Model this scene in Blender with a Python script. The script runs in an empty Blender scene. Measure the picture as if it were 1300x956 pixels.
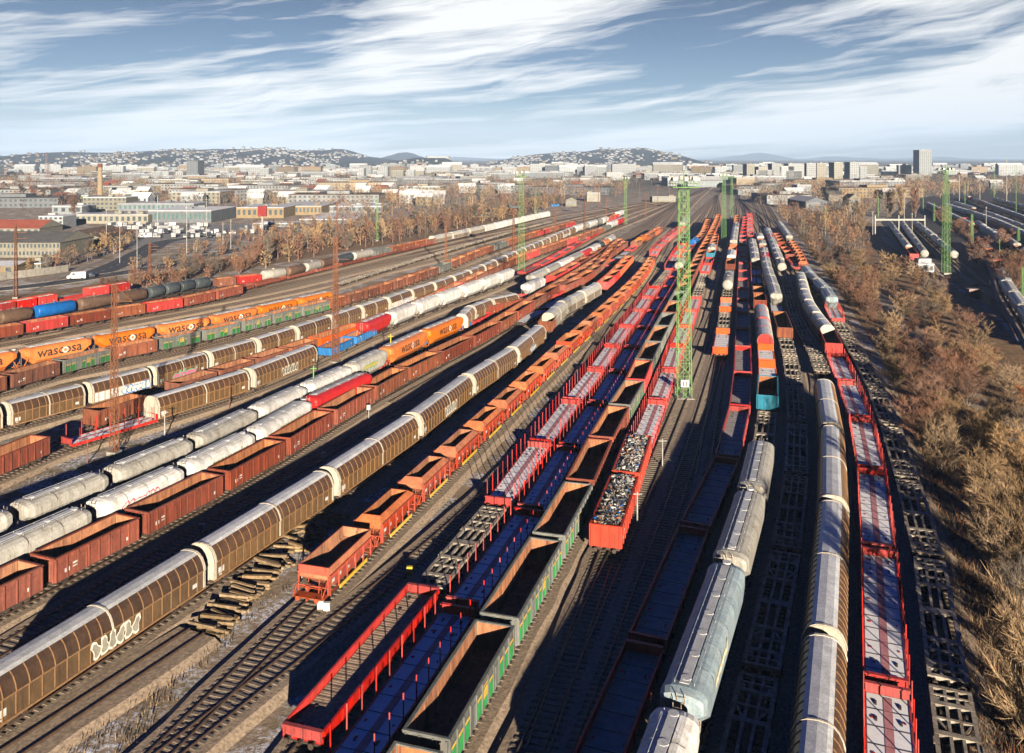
import bpy, math, random
from math import sin, cos, pi, radians, hypot, atan2
from mathutils import Vector, Matrix
random.seed(7)
S = bpy.context.scene
COL = S.collection
# ------------------------------------------------------------------ camera
CX, HY, F, H = 650.0, 200.0, 1100.0, 37.5
def G(px, py, h=0.0):
    Y = (H-h)*F/(py-HY); return ((px-CX)*Y/F, Y)
cam_d = bpy.data.cameras.new('camera'); cam = bpy.data.objects.new('camera', cam_d); COL.objects.link(cam)
cam.location = (0, 0, H); cam.rotation_euler = (pi/2, 0, 0)
cam_d.sensor_width = 36; cam_d.lens = 36*F/1300; cam_d.shift_y = -(478-HY)/1300
cam_d.clip_start = 0.5; cam_d.clip_end = 60000
S.camera = cam
# ------------------------------------------------------------------ materials
MATS = {}
def mat(name, col, rough=0.8, col2=None, scale=1.5, metal=0.0, rnd=0.25, rust=0.0, rustcol=(0.10,0.04,0.02), emit=None, spec=0.3, detail=5, streak=False, c3=None, bump=0.0, wear=1.0):
    if name in MATS: return MATS[name]
    m = bpy.data.materials.new(name); m.use_nodes = True
    nt = m.node_tree; N = nt.nodes; L = nt.links; b = N['Principled BSDF']
    b.inputs['Roughness'].default_value = rough; b.inputs['Metallic'].default_value = metal
    b.inputs['Specular IOR Level'].default_value = spec
    tc = N.new('ShaderNodeTexCoord')
    mp = N.new('ShaderNodeMapping'); L.new(tc.outputs['Object'], mp.inputs['Vector'])
    oi = N.new('ShaderNodeObjectInfo')
    # offset pattern per object
    mul = N.new('ShaderNodeMath'); mul.operation = 'MULTIPLY'; mul.inputs[1].default_value = 97.0
    L.new(oi.outputs['Random'], mul.inputs[0])
    cmb = N.new('ShaderNodeCombineXYZ'); L.new(mul.outputs[0], cmb.inputs[0]); L.new(mul.outputs[0], cmb.inputs[1])
    L.new(cmb.outputs[0], mp.inputs['Location'])
    if streak: mp.inputs['Scale'].default_value = (1, 1, 0.25)
    n1 = N.new('ShaderNodeTexNoise'); n1.inputs['Scale'].default_value = scale; n1.inputs['Detail'].default_value = detail
    n1.inputs['Roughness'].default_value = 0.65
    L.new(mp.outputs[0], n1.inputs['Vector'])
    if col2 is None: col2 = tuple(c*0.6 for c in col)
    r = N.new('ShaderNodeValToRGB'); r.color_ramp.elements[0].position = 0.36; r.color_ramp.elements[1].position = 0.64
    r.color_ramp.elements[0].color = (*col2, 1); r.color_ramp.elements[1].color = (*col, 1)
    if c3:
        e = r.color_ramp.elements.new(0.8); e.color = (*c3, 1)
    L.new(n1.outputs['Fac'], r.inputs['Fac'])
    cur = r.outputs['Color']
    if rust > 0:
        n2 = N.new('ShaderNodeTexNoise'); n2.inputs['Scale'].default_value = scale*1.7; n2.inputs['Detail'].default_value = 8; n2.inputs['Roughness'].default_value = 0.75
        mp2 = N.new('ShaderNodeMapping'); mp2.inputs['Scale'].default_value = (1, 1, 0.35); L.new(mp.outputs[0], mp2.inputs['Vector']); L.new(mp2.outputs[0], n2.inputs['Vector'])
        r2 = N.new('ShaderNodeValToRGB'); r2.color_ramp.elements[0].position = 0.66-0.3*rust; r2.color_ramp.elements[1].position = 0.76-0.25*rust
        r2.color_ramp.elements[0].color = (0,0,0,1); r2.color_ramp.elements[1].color = (1,1,1,1)
        L.new(n2.outputs['Fac'], r2.inputs['Fac'])
        mx = N.new('ShaderNodeMixRGB'); L.new(r2.outputs['Color'], mx.inputs[0]); L.new(cur, mx.inputs[1]); mx.inputs[2].default_value = (*rustcol, 1)
        cur = mx.outputs[0]
    if rnd > 0:
        hv = N.new('ShaderNodeHueSaturation')
        mr = N.new('ShaderNodeMapRange'); mr.inputs['To Min'].default_value = 1-rnd; mr.inputs['To Max'].default_value = 1+rnd
        L.new(oi.outputs['Random'], mr.inputs['Value']); L.new(mr.outputs[0], hv.inputs['Value']); L.new(cur, hv.inputs['Color'])
        fr_ = N.new('ShaderNodeMath'); fr_.operation = 'FRACT'; L.new(mul.outputs[0], fr_.inputs[0]); ms = N.new('ShaderNodeMapRange'); ms.inputs['To Min'].default_value = 1-rnd*.45; ms.inputs['To Max'].default_value = 1.06; L.new(fr_.outputs[0], ms.inputs['Value']); L.new(ms.outputs[0], hv.inputs['Saturation'])
        cur = hv.outputs['Color']
    nf = N.new('ShaderNodeTexNoise'); nf.inputs['Scale'].default_value = scale*7; nf.inputs['Detail'].default_value = 6; nf.inputs['Roughness'].default_value = .8; L.new(mp.outputs[0], nf.inputs['Vector'])
    mf = N.new('ShaderNodeMapRange'); mf.inputs['From Min'].default_value = .3; mf.inputs['From Max'].default_value = .7; mf.inputs['To Min'].default_value = 1-.42*wear; mf.inputs['To Max'].default_value = 1+.2*wear; L.new(nf.outputs['Fac'], mf.inputs['Value'])
    mv = N.new('ShaderNodeVectorMath'); mv.operation = 'SCALE'; L.new(cur, mv.inputs[0]); L.new(mf.outputs[0], mv.inputs['Scale']); cur = mv.outputs[0]
    L.new(cur, b.inputs['Base Color'])
    if bump > 0:
        bp = N.new('ShaderNodeBump'); bp.inputs['Strength'].default_value = bump; bp.inputs['Distance'].default_value = 0.1
        L.new(n1.outputs['Fac'], bp.inputs['Height']); L.new(bp.outputs[0], b.inputs['Normal'])
    if emit:
        b.inputs['Emission Color'].default_value = (*emit[:3], 1); b.inputs['Emission Strength'].default_value = emit[3]
    MATS[name] = m; return m
RUST = (0.14, 0.045, 0.018)
mat('wagon_brown', (0.27, 0.06, 0.03), 0.75, (0.165, 0.038, 0.022), 1.2, rust=0.5, rustcol=(0.12,0.04,0.02), streak=True, rnd=0.3)
mat('wagon_rust', (0.27, 0.085, 0.04), 0.85, (0.16, 0.05, 0.028), 1.2, rust=0.6, rustcol=(0.09,0.04,0.025), streak=True, rnd=0.3)
mat('wagon_red', (0.58, 0.028, 0.022), 0.6, (0.34, 0.026, 0.02), 1.2, rust=0.45, rustcol=(0.2,0.04,0.028), streak=True, rnd=0.28)
mat('wagon_deepred', (0.46, 0.055, 0.028), 0.7, (0.33, 0.04, 0.024), 1.2, rust=0.4, rustcol=(0.2,0.05,0.025), streak=True, rnd=0.1)
mat('wagon_orange', (0.68, 0.12, 0.03), 0.6, (0.55, 0.085, 0.025), 1.2, rust=0.28, rustcol=(0.3,0.07,0.03), streak=True, rnd=0.12)
mat('hopper_red', (0.54, 0.07, 0.03), 0.7, (0.36, 0.05, 0.025), 1.2, rust=0.55, rustcol=(0.24,0.06,0.03), streak=True, rnd=0.18)
mat('hopper_slope', (0.56, 0.19, 0.085), 0.85, (0.38, 0.12, 0.055), 1.4, rust=0.45, rustcol=(0.28,0.10,0.05), rnd=0.15)
mat('inner_rust', (0.450, 0.188, 0.083), 0.9, (0.255, 0.105, 0.053), 1.3, rust=0.45, rustcol=(0.10,0.045,0.03), streak=True, rnd=0.2)
mat('wagon_grey', (0.18, 0.19, 0.18), 0.7, (0.10, 0.11, 0.105), 1.3, rust=0.35, rustcol=(0.13,0.08,0.05), rnd=0.2, streak=True)
mat('wagon_green', (0.03, 0.42, 0.10), 0.6, (0.02, 0.26, 0.06), 1.3, rust=0.3, rustcol=(0.10,0.12,0.05), rnd=0.2, streak=True)
mat('wagon_darkgreen', (0.03, 0.20, 0.045), 0.7, (0.02, 0.12, 0.03), 1.3, rust=0.4, rustcol=(0.10,0.09,0.05), rnd=0.2, streak=True)
mat('yellow_dull', (0.42, 0.30, 0.07), 0.7, (0.3,0.22,0.06), 2, rust=0.3, rnd=0.1)
mat('yellow_paint', (0.72, 0.50, 0.06), 0.6, (0.55,0.36,0.05), 2, rust=0.2, rnd=0.1)
mat('wagon_teal', (0.024, 0.216, 0.320), 0.55, (0.016, 0.144, 0.232), 1.2, rust=0.25, rnd=0.1, streak=True)
mat('wagon_blue', (0.03, 0.20, 0.50), 0.5, (0.02, 0.13, 0.36), 1.2, rust=0.2, rnd=0.15, streak=True)
mat('hood_brown', (0.175, 0.105, 0.05), 0.45, (0.11, 0.068, 0.036), 1.1, rust=0.35, rustcol=(0.085,0.05,0.032), rnd=0.16, streak=True)
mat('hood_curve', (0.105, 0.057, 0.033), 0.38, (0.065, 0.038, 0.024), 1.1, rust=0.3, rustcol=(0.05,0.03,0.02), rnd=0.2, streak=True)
mat('hood_rib', (0.306, 0.178, 0.085), 0.6, (0.212, 0.119, 0.060), 2.0, rust=0.3, rnd=0.1, rustcol=(0.14,0.07,0.04))
mat('hood_roof', (0.620, 0.640, 0.660), 0.45, (0.450, 0.470, 0.500), 0.9, rust=0.2, rustcol=(0.3,0.27,0.24), rnd=0.15)
mat('hood_endband', (0.518, 0.490, 0.418), 0.55, (0.403, 0.367, 0.302), 1.4, rust=0.3, rnd=0.1, rustcol=(0.28,0.18,0.11), streak=True)
mat('silver_body', (0.450, 0.443, 0.413), 0.5, (0.315, 0.307, 0.277), 1.1, rust=0.4, rustcol=(0.24,0.18,0.12), rnd=0.18, streak=True)
mat('white_body', (0.76, 0.77, 0.78), 0.5, (0.484, 0.468, 0.437), 1.0, rust=0.22, rustcol=(0.36,0.28,0.19), rnd=0.1, streak=True)
mat('silo_orange', (0.680, 0.204, 0.038), 0.5, (0.561, 0.153, 0.030), 1.0, rust=0.22, rustcol=(0.36,0.14,0.05), rnd=0.1, streak=True)
mat('silo_red', (0.52, 0.02, 0.02), 0.5, (0.38, 0.018, 0.016), 1.0, rust=0.2, rnd=0.12, streak=True)
mat('silo_teal', (0.33, 0.41, 0.46), 0.5, (0.22, 0.29, 0.34), 1.0, rust=0.3, rustcol=(0.34,0.30,0.22), rnd=0.1, streak=True)
mat('tank_dark', (0.06, 0.075, 0.085), 0.45, (0.035, 0.045, 0.05), 1.0, rust=0.25, rnd=0.2)
mat('tank_brown', (0.14, 0.085, 0.055), 0.55, (0.08, 0.05, 0.035), 1.0, rust=0.3, rnd=0.2)
mat('tank_blue', (0.02, 0.13, 0.42), 0.4, (0.015, 0.09, 0.30), 1.0, rust=0.12, rnd=0.1)
mat('underframe', (0.075, 0.050, 0.038), 0.85, (0.04, 0.03, 0.026), 2.0, rnd=0.2)
mat('frame_orange', (0.50, 0.10, 0.035), 0.75, (0.30, 0.06, 0.03), 2.0, rnd=0.15, rust=0.35)
mat('frame_tan', (0.40, 0.36, 0.30), 0.8, (0.22, 0.19, 0.155), 1.3, rnd=0.2, rust=0.5, rustcol=(0.17,0.10,0.06))
mat('wheel_steel', (0.09, 0.075, 0.065), 0.6, (0.05, 0.04, 0.035), 3.0, metal=0.4, rnd=0.1)
mat('deck_frost', (0.93, 0.93, 0.96), 0.75, (0.82, 0.82, 0.87), 2.2, wear=.12, rust=0.0, rustcol=(0.4,0.34,0.34), rnd=0.08, detail=9)
mat('deck_strip', (0.62, 0.30, 0.33), 0.8, (0.48, 0.2, 0.22), 2.5, rnd=0.1, detail=8)
mat('deck_grey', (0.38, 0.36, 0.36), 0.8, (0.26, 0.24, 0.24), 1.2, rnd=0.15, rust=0.2, rustcol=(0.2,0.1,0.07), detail=8)
mat('deck_wood', (0.42, 0.31, 0.23), 0.85, (0.24, 0.17, 0.125), 2.0, rnd=0.15, rust=0.25, detail=8)
mat('shade_and_dark_scrap', (0.025, 0.023, 0.022), 0.95, (0.012, 0.011, 0.011), 3, rnd=0.1)  # hopper interior shade put into the colour; also dark pieces of the scrap heaps
mat('scrap_bits', (0.50, 0.50, 0.50), 0.5, (0.10, 0.09, 0.09), 4.0, rnd=0.1, c3=(0.75,0.74,0.72), detail=9, metal=0.2)
mat('snow', (0.90, 0.93, 0.97), 0.8, (0.630, 0.666, 0.720), 3, rnd=0.05)
mat('letter_dark', (0.06, 0.04, 0.035), 0.6, rnd=0)
mat('letter_olive', (0.20, 0.24, 0.05), 0.6, rnd=0)
mat('letter_white', (0.680, 0.680, 0.664), 0.6, rnd=0)
mat('graffiti_white', (0.78, 0.76, 0.66), 0.6, (0.6,0.58,0.5), 2, rnd=0.1)
mat('graffiti_yellow', (0.55, 0.48, 0.12), 0.6, (0.4,0.36,0.12), 2, rnd=0.1)
mat('graffiti_green', (0.08, 0.50, 0.25), 0.6, (0.06,0.35,0.2), 2, rnd=0.1)
mat('graffiti_pink', (0.62, 0.16, 0.30), 0.6, (0.45,0.12,0.22), 2, rnd=0.1)
mat('graffiti_blue', (0.12, 0.28, 0.60), 0.6, (0.1,0.2,0.45), 2, rnd=0.1)
mat('rail_steel', (0.13, 0.085, 0.06), 0.55, (0.08, 0.05, 0.035), 2.0, metal=0.3, rnd=0)
mat('sleeper', (0.24, 0.20, 0.16), 0.9, (0.13, 0.105, 0.085), 3.0, rnd=0, c3=(0.42,0.42,0.44))
mat('log_wood', (0.34, 0.24, 0.13), 0.9, (0.17, 0.115, 0.065), 2.5, rnd=0.35)
mat('mast_green', (0.17, 0.36, 0.11), 0.75, (0.11, 0.24, 0.08), 1.0, rnd=0.15, rust=0.3, rustcol=(0.12,0.10,0.05))
mat('mast_rust', (0.22, 0.095, 0.05), 0.8, (0.14, 0.06, 0.035), 1.5, rnd=0.1)
mat('mast_grey', (0.45, 0.45, 0.43), 0.7, rnd=0.1)
mat('lamp_glass', (0.7, 0.75, 0.8), 0.3, rnd=0)
mat('concrete', (0.336, 0.320, 0.288), 0.9, (0.240, 0.224, 0.200), 0.8, rnd=0.1)
mat('glass_dark', (0.09, 0.11, 0.13), 0.3, (0.03,0.05,0.06), 1, rnd=0.1, spec=0.6)
mat('glass_green', (0.10, 0.19, 0.18), 0.25, (0.06,0.12,0.12), 1, rnd=0.1, spec=0.6)
WALLS = [mat('wall_cream', (0.264, 0.251, 0.207), 0.85, (0.213, 0.205, 0.170), 0.3), mat('wall_white', (0.316, 0.342, 0.371), 0.85, (0.264, 0.284, 0.305), 0.3),
         mat('wall_grey', (0.178, 0.199, 0.228), 0.85, (0.142, 0.156, 0.181), 0.3), mat('wall_ochre', (0.244, 0.188, 0.113), 0.85, (0.196, 0.151, 0.095), 0.3),
         mat('wall_brick', (0.138, 0.053, 0.032), 0.85, (0.101, 0.041, 0.024), 0.5), mat('wall_pink', (0.246, 0.183, 0.178), 0.85, (0.201, 0.149, 0.144), 0.3)]
ROOFS = [mat('roof_dark', (0.10, 0.10, 0.105), 0.9, (0.07,0.07,0.07), 0.3), mat('roof_light', (0.72, 0.74, 0.77), 0.8, (0.55,0.57,0.6), 0.3),
         mat('roof_brown', (0.17, 0.12, 0.085), 0.9, (0.12,0.085,0.06), 0.3), mat('roof_red', (0.30, 0.085, 0.055), 0.85, (0.22,0.06,0.04), 0.4),
         mat('roof_frost', (0.66, 0.70, 0.76), 0.8, (0.5,0.53,0.57), 0.2)]
mat('trim_red', (0.26, 0.015, 0.015), 0.6, rnd=0)
mat('trim_green', (0.05, 0.35, 0.12), 0.6, rnd=0)
mat('car_white', (0.5, 0.5, 0.52), 0.35, (0.7,0.7,0.7), 1, rnd=0.05)
mat('car_dark', (0.05, 0.055, 0.07), 0.3, rnd=0.2)
mat('car_red', (0.40, 0.03, 0.03), 0.35, rnd=0.1)
mat('car_silver', (0.38, 0.39, 0.41), 0.35, rnd=0.1)
mat('tyre', (0.02, 0.02, 0.02), 0.9, rnd=0)
mat('twig_tan', (0.38, 0.25, 0.13), 0.95, (0.22, 0.145, 0.08), 1.0, rnd=0.35)
mat('twig_red', (0.24, 0.125, 0.078), 0.95, (0.155, 0.08, 0.052), 1.0, rnd=0.3)
mat('twig_orange', (0.294, 0.105, 0.035), 0.95, (0.189, 0.066, 0.027), 1.0, rnd=0.25)
mat('twig_grey', (0.17, 0.135, 0.105), 0.95, (0.10, 0.08, 0.065), 1.0, rnd=0.3)
mat('evergreen', (0.045, 0.07, 0.025), 0.9, (0.025, 0.04, 0.018), 1.0, rnd=0.3)
mat('bark', (0.30, 0.245, 0.18), 0.95, (0.12,0.09,0.07), 2.0, rnd=0.3)
# ------------------------------------------------------------------ mesh builder
class MB:
    def __init__(s, *mats): s.v = []; s.f = []; s.m = []; s.mats = list(mats); s.smooth = False
    def mi(s, name):
        if name not in s.mats: s.mats.append(name)
        return s.mats.index(name)
    def face(s, pts, m=0):
        i = len(s.v); s.v += [tuple(p) for p in pts]; s.f.append(tuple(range(i, i+len(pts)))); s.m.append(m if isinstance(m, int) else s.mi(m))
    def box(s, x0, x1, y0, y1, z0, z1, m=0):
        if not isinstance(m, int): m = s.mi(m)
        i = len(s.v)
        s.v += [(x0,y0,z0),(x1,y0,z0),(x1,y1,z0),(x0,y1,z0),(x0,y0,z1),(x1,y0,z1),(x1,y1,z1),(x0,y1,z1)]
        for q in ((0,3,2,1),(4,5,6,7),(0,1,5,4),(1,2,6,5),(2,3,7,6),(3,0,4,7)):
            s.f.append(tuple(i+k for k in q)); s.m.append(m)
    def hexa(s, bot, top, m=0):
        if not isinstance(m, int): m = s.mi(m)
        i = len(s.v); s.v += [tuple(p) for p in bot]+[tuple(p) for p in top]
        n = len(bot)
        s.f.append(tuple(i+k for k in reversed(range(n)))); s.m.append(m)
        s.f.append(tuple(i+n+k for k in range(n))); s.m.append(m)
        for k in range(n):
            s.f.append((i+k, i+(k+1)%n, i+n+(k+1)%n, i+n+k)); s.m.append(m)
    def loft(s, secs, m=0, cap=True, ms=None):
        """secs: list of point rings (same count)"""
        if not isinstance(m, int): m = s.mi(m)
        i = len(s.v); n = len(secs[0])
        for r in secs: s.v += [tuple(p) for p in r]
        for a in range(len(secs)-1):
            for k in range(n):
                s.f.append((i+a*n+k, i+a*n+(k+1)%n, i+(a+1)*n+(k+1)%n, i+(a+1)*n+k)); s.m.append(m if ms is None else ms[k])
        if cap:
            s.f.append(tuple(i+k for k in reversed(range(n)))); s.m.append(m)
            s.f.append(tuple(i+(len(secs)-1)*n+k for k in range(n))); s.m.append(m)
    def bar(s, a, b, r, m=0, n=4, r2=None):
        if not isinstance(m, int): m = s.mi(m)
        a = Vector(a); b = Vector(b); d = (b-a)
        if d.length < 1e-6: return
        d.normalize(); u = d.cross(Vector((0,0,1)) if abs(d.z) < .9 else Vector((1,0,0))).normalized(); w = d.cross(u)
        r2 = r if r2 is None else r2
        s.loft([[a+(u*cos(2*pi*(k+.5)/n)+w*sin(2*pi*(k+.5)/n))*r for k in range(n)], [b+(u*cos(2*pi*(k+.5)/n)+w*sin(2*pi*(k+.5)/n))*r2 for k in range(n)]], m)
    def cyl(s, a, b, r, m=0, n=10): s.bar(a, b, r, m, n)
    def add(s, o, M=None):
        i = len(s.v); mm = [s.mi(x) for x in o.mats]
        s.v += [tuple(M @ Vector(p)) for p in o.v] if M else o.v
        s.f += [tuple(k+i for k in f) for f in o.f]; s.m += [mm[k] for k in o.m]
    def mesh(s, name):
        me = bpy.data.meshes.new(name); me.from_pydata(s.v, [], s.f)
        for x in s.mats: me.materials.append(MATS[x] if isinstance(x, str) else x)
        me.polygons.foreach_set('material_index', s.m)
        if s.smooth: me.polygons.foreach_set('use_smooth', [True]*len(s.f))
        me.update(); return me
def link(name, data=None, parent=None, loc=None, rz=None, sc=None):
    o = bpy.data.objects.new(name, data); COL.objects.link(o)
    if parent: o.parent = parent
    if loc: o.location = loc
    if rz is not None: o.rotation_euler = (0, 0, rz)
    if sc: o.scale = sc
    return o
def tag(o, label=None, cat=None, group=None, kind=None):
    if label:
        o['label'] = label
        nw = len(label.split())
        if nw > 16 or nw < 4: print('LABEL LEN', nw, label)
    if cat: o['category'] = cat
    if group: o['group'] = group
    if kind: o['kind'] = kind
    return o
ORD = ['nearest','second','third','fourth','fifth','sixth','seventh','eighth','ninth','tenth','eleventh','twelfth','thirteenth','fourteenth','fifteenth','sixteenth','seventeenth','eighteenth','nineteenth','twentieth']
def ordn(i):
    if i < 20: return ORD[i]
    n = i+1; return f"{n}{'th' if 10 <= n%100 <= 20 else {1:'st',2:'nd',3:'rd'}.get(n%10,'th')}"
# ------------------------------------------------------------------ lettering
def text_mb(txt, size, m, bold=0.0, seed=0):
    cu = bpy.data.curves.new('t', 'FONT'); cu.body = txt; cu.size = size; cu.align_x = 'CENTER'; cu.offset = bold; cu.resolution_u = 2
    o = bpy.data.objects.new('t', cu); COL.objects.link(o)
    bpy.context.view_layer.update()
    me = bpy.data.meshes.new_from_object(o.evaluated_get(bpy.context.evaluated_depsgraph_get()))
    mb = MB(m)
    mb.v = [tuple(v.co) for v in me.vertices]; mb.f = [tuple(p.vertices) for p in me.polygons]; mb.m = [0]*len(mb.f)
    bpy.data.objects.remove(o); bpy.data.curves.remove(cu); bpy.data.meshes.remove(me)
    return mb
def on_side(mb, xs, y0, z0, side=1):
    """text xy plane -> wagon side plane x=xs"""
    o = MB(*mb.mats); o.v = [(side*xs, y0+side*p[0], z0+p[1]) for p in mb.v]; o.f = mb.f; o.m = mb.m
    return o
# ------------------------------------------------------------------ wagons
Z0 = 0.50      # top of rail above ground
def wheelset(y):
    w = MB('wheel_steel')
    for sx in (-1, 1): w.cyl((sx*.68, y, Z0+.46), (sx*.82, y, Z0+.46), .46, 0, 14)
    w.bar((-.95, y, Z0+.46), (.95, y, Z0+.46), .08, 0, 6); return w
def bogie(y, m='underframe'):
    f = MB(m)
    for sx in (-1, 1):
        f.box(sx*1.0-.08, sx*1.0+.08, y-1.25, y+1.25, Z0+.42, Z0+.62)
        f.box(sx*1.0-.12, sx*1.0+.12, y-.35, y+.35, Z0+.25, Z0+.45)
        for a in (-.9, .9): f.box(sx*1.0-.13, sx*1.0+.13, y+a-.18, y+a+.18, Z0+.3, Z0+.58)
    f.box(-1.0, 1.0, y-.2, y+.2, Z0+.45, Z0+.72)
    return ('bogie', f, [('wheelset', wheelset(y-.9), []), ('wheelset', wheelset(y+.9), [])])
def chassis(L, m='underframe', top=1.15, two=False):
    hl = L/2-.62; u = MB(m)
    for sx in (-1, 1): u.box(sx*1.25-.1, sx*1.25+.1, -hl, hl, Z0+.68, Z0+top-.35)
    u.box(-.25, .25, -hl, hl, Z0+.60, Z0+top-.37)
    for e in (-1, 1):
        u.box(-1.3, 1.3, e*hl-.1, e*hl+.1, Z0+.62, Z0+top-.36)
        for sx in (-1, 1):
            u.cyl((sx*.87, e*hl, Z0+.75), (sx*.87, e*(hl+.5), Z0+.75), .09, 0, 6)
            u.cyl((sx*.87, e*(hl+.5), Z0+.75), (sx*.87, e*(hl+.6), Z0+.75), .2, 0, 8)
        u.box(-.08, .08, e*hl-.02 if e > 0 else -hl-.62, hl+.62 if e > 0 else -hl+.02, Z0+.66, Z0+.82)
    # brake gear and truss bars below the frame
    u.box(-.9, -.3, -1.2, .2, Z0+.25, Z0+.6); u.box(.3, .8, .6, 1.5, Z0+.3, Z0+.6)
    parts = [('underframe', u, [])]
    if two: parts += [('wheelset', wheelset(-L*.29), []), ('wheelset', wheelset(L*.29), [])]
    else: parts += [bogie(-L/2+2.6), bogie(L/2-2.6)]
    return parts
def plate(m, s, y0, y1, z0, z1, x=1.56):
    b = MB(m); b.box(min(s*x, s*(x+.02)), max(s*x, s*(x+.02)), y0, y1, z0, z1); return b
def blobs(y0, z0, w, h, x, m1, m2, seed):
    """spray-painted lettering: a row of overlapping rounded letter bodies"""
    R = random.Random(seed); b = MB(m1, m2); n = max(4, int(w/.7)); st = w/n
    for k in range(n):
        cy = y0+st*(k+.5); a0 = R.uniform(0, 6)
        for lay, (sc, xo) in enumerate(((1.0, 0), (.72, .012))):
            pts = []
            for q in range(12):
                a = 2*pi*q/12; rr = (.5+.16*sin(2*a+a0)+.12*sin(3*a+a0*2))
                pts.append((x+xo+.004*(k%2), cy+cos(a)*rr*st*1.35*sc, z0+h/2+sin(a)*rr*h*1.05*sc))
            if x < 0: pts.reverse()
            b.face(pts, lay)
    # a cut through each letter gives the strokes
    return b
def w_gondola(L, body='wagon_brown', inner='inner_rust', zt=3.05, load=None, band=None, seed=0):
    hl = L/2-.62; W = 1.42; zb = Z0+.8; zt = Z0+zt-.25; b = MB(body, inner); t = .09
    for sx in (-1, 1):   # side walls: outer skin + inner skin
        b.box(sx*W-t/2, sx*W+t/2, -hl, hl, zb, zt, 0)
        n = max(5, round(L/1.25))
        for k in range(n+1):
            y = -hl+.06+(2*hl-.12)*k/n
            b.box(min(sx*(W+t/2), sx*(W+.13)), max(sx*(W+t/2), sx*(W+.13)), y-.06, y+.06, zb+.02, zt-.08, 0)
        xi = sx*(W-t/2-.006)
        q = [(xi, -hl+.09, zb+.1), (xi, hl-.09, zb+.1), (xi, hl-.09, zt-.01), (xi, -hl+.09, zt-.01)]
        b.face(q if sx < 0 else q[::-1], 1)
        for k in range(n):
            y = -hl+.06+(2*hl-.12)*(k+.5)/n
            b.box(min(xi, xi-sx*.03), max(xi, xi-sx*.03), y-.05, y+.05, zb+.2, zt-.2, 1)
    for e in (-1, 1):
        b.box(-W+t/2+.002, W-t/2-.002, e*hl-t/2, e*hl+t/2, zb, zt-.005, 0)
        for k in (-1, -.33, .33, 1):
            b.box(k*(W-.12)-.06, k*(W-.12)+.06, min(e*(hl+t/2), e*(hl+.12)), max(e*(hl+t/2), e*(hl+.12)), zb, zt-.08, 0)
        yi = e*(hl-t/2-.006)
        q = [(-W+.1, yi, zb+.1), (W-.1, yi, zb+.1), (W-.1, yi, zt-.01), (-W+.1, yi, zt-.01)]
        b.face(q[::-1] if e < 0 else q, 1)
    b.box(-W+.05, W-.05, -hl+.05, hl-.05, zb-.02, zb+.08, 1)
    Rg = random.Random(seed+int(L)); 
    for k in range(26):
        xx = Rg.uniform(-W+.2, W-.2); yy = Rg.uniform(-hl+.3, hl-.3); ss_ = Rg.uniform(.06, .3); b.hexa([(xx+cos(a_)*ss_, yy+sin(a_)*ss_*1.4, zb+.07) for a_ in (0, 1.5, 3.1, 4.6)], [(xx+cos(a_)*ss_*.4, yy+sin(a_)*ss_*.5, zb+.09+ss_*.5) for a_ in (0, 1.5, 3.1, 4.6)], 1)
    # side doors with bars, a reinforcing plate and a bent rim patch make the walls less regular
    for sx in (-1, 1):
        for yd in (-hl*.38, hl*.38):
            b.box(min(sx*(W+.05), sx*(W+.085)), max(sx*(W+.05), sx*(W+.085)), yd-.5, yd+.5, zb+.1, zt-.45, 0)
            for q_ in (-.35, .35): b.box(min(sx*(W+.085), sx*(W+.12)), max(sx*(W+.085), sx*(W+.12)), yd+q_-.03, yd+q_+.03, zb+.05, zt-.4, 0)
        b.box(min(sx*(W+.046), sx*(W+.075)), max(sx*(W+.046), sx*(W+.075)), -hl+.2, hl-.2, zt-.62, zt-.54, 0)
    r = MB(body)   # top rim
    for sx in (-1, 1): r.box(sx*(W+.02)-.1, sx*(W+.02)+.1, -hl-.1, hl+.1, zt, zt+.1)
    for e in (-1, 1): r.box(-W+.082, W-.082, e*(hl)-.09, e*(hl)+.09, zt+.002, zt+.098)
    parts = [('body', b, []), ('top_rim', r, [])]
    if band:   # painted lower panels
        g = MB(band[0], band[1])
        for sx in (-1, 1):
            n = max(5, round(L/1.25))
            for k in range(n):
                y0 = -hl+.06+(2*hl-.12)*k/n+.09; y1 = -hl+.06+(2*hl-.12)*(k+1)/n-.09
                x = sx*(W+t/2+.006)
                for z0, z1, m in ((zb+.05, zb+1.05, 0), (zb+1.12, zb+1.32, 1)):
                    q = [(x, y0, z0), (x, y1, z0), (x, y1, z1), (x, y0, z1)]
                    g.face(q if sx > 0 else q[::-1], m)
                if k == n//2:
                    x += sx*.01; q = [(x, y0, zb+.7), (x, y1, zb+.7), (x, y1, zb+1.6), (x, y0, zb+1.6)]; g.face(q if sx > 0 else q[::-1], 1)
        b.add(g)
    else:
        p = MB('letter_white')
        for sx in (-1, 1):
            x = sx*(W+t/2+.008)
            R = random.Random(seed+sx)
            for (yy, zz, ww, hh) in ((-hl+.9, zb+.5, .5, .35), (-hl+1.7, zb+.9, .6, .16), (-hl+1.7, zb+.65, .45, .1), (hl-1.4, zb+.5, .35, .3)):
                q = [(x, yy, zz), (x, yy+ww, zz), (x, yy+ww, zz+hh), (x, yy, zz+hh)]; p.face(q if sx > 0 else q[::-1], 0)
        parts.append(('marking', p, []))
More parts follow.
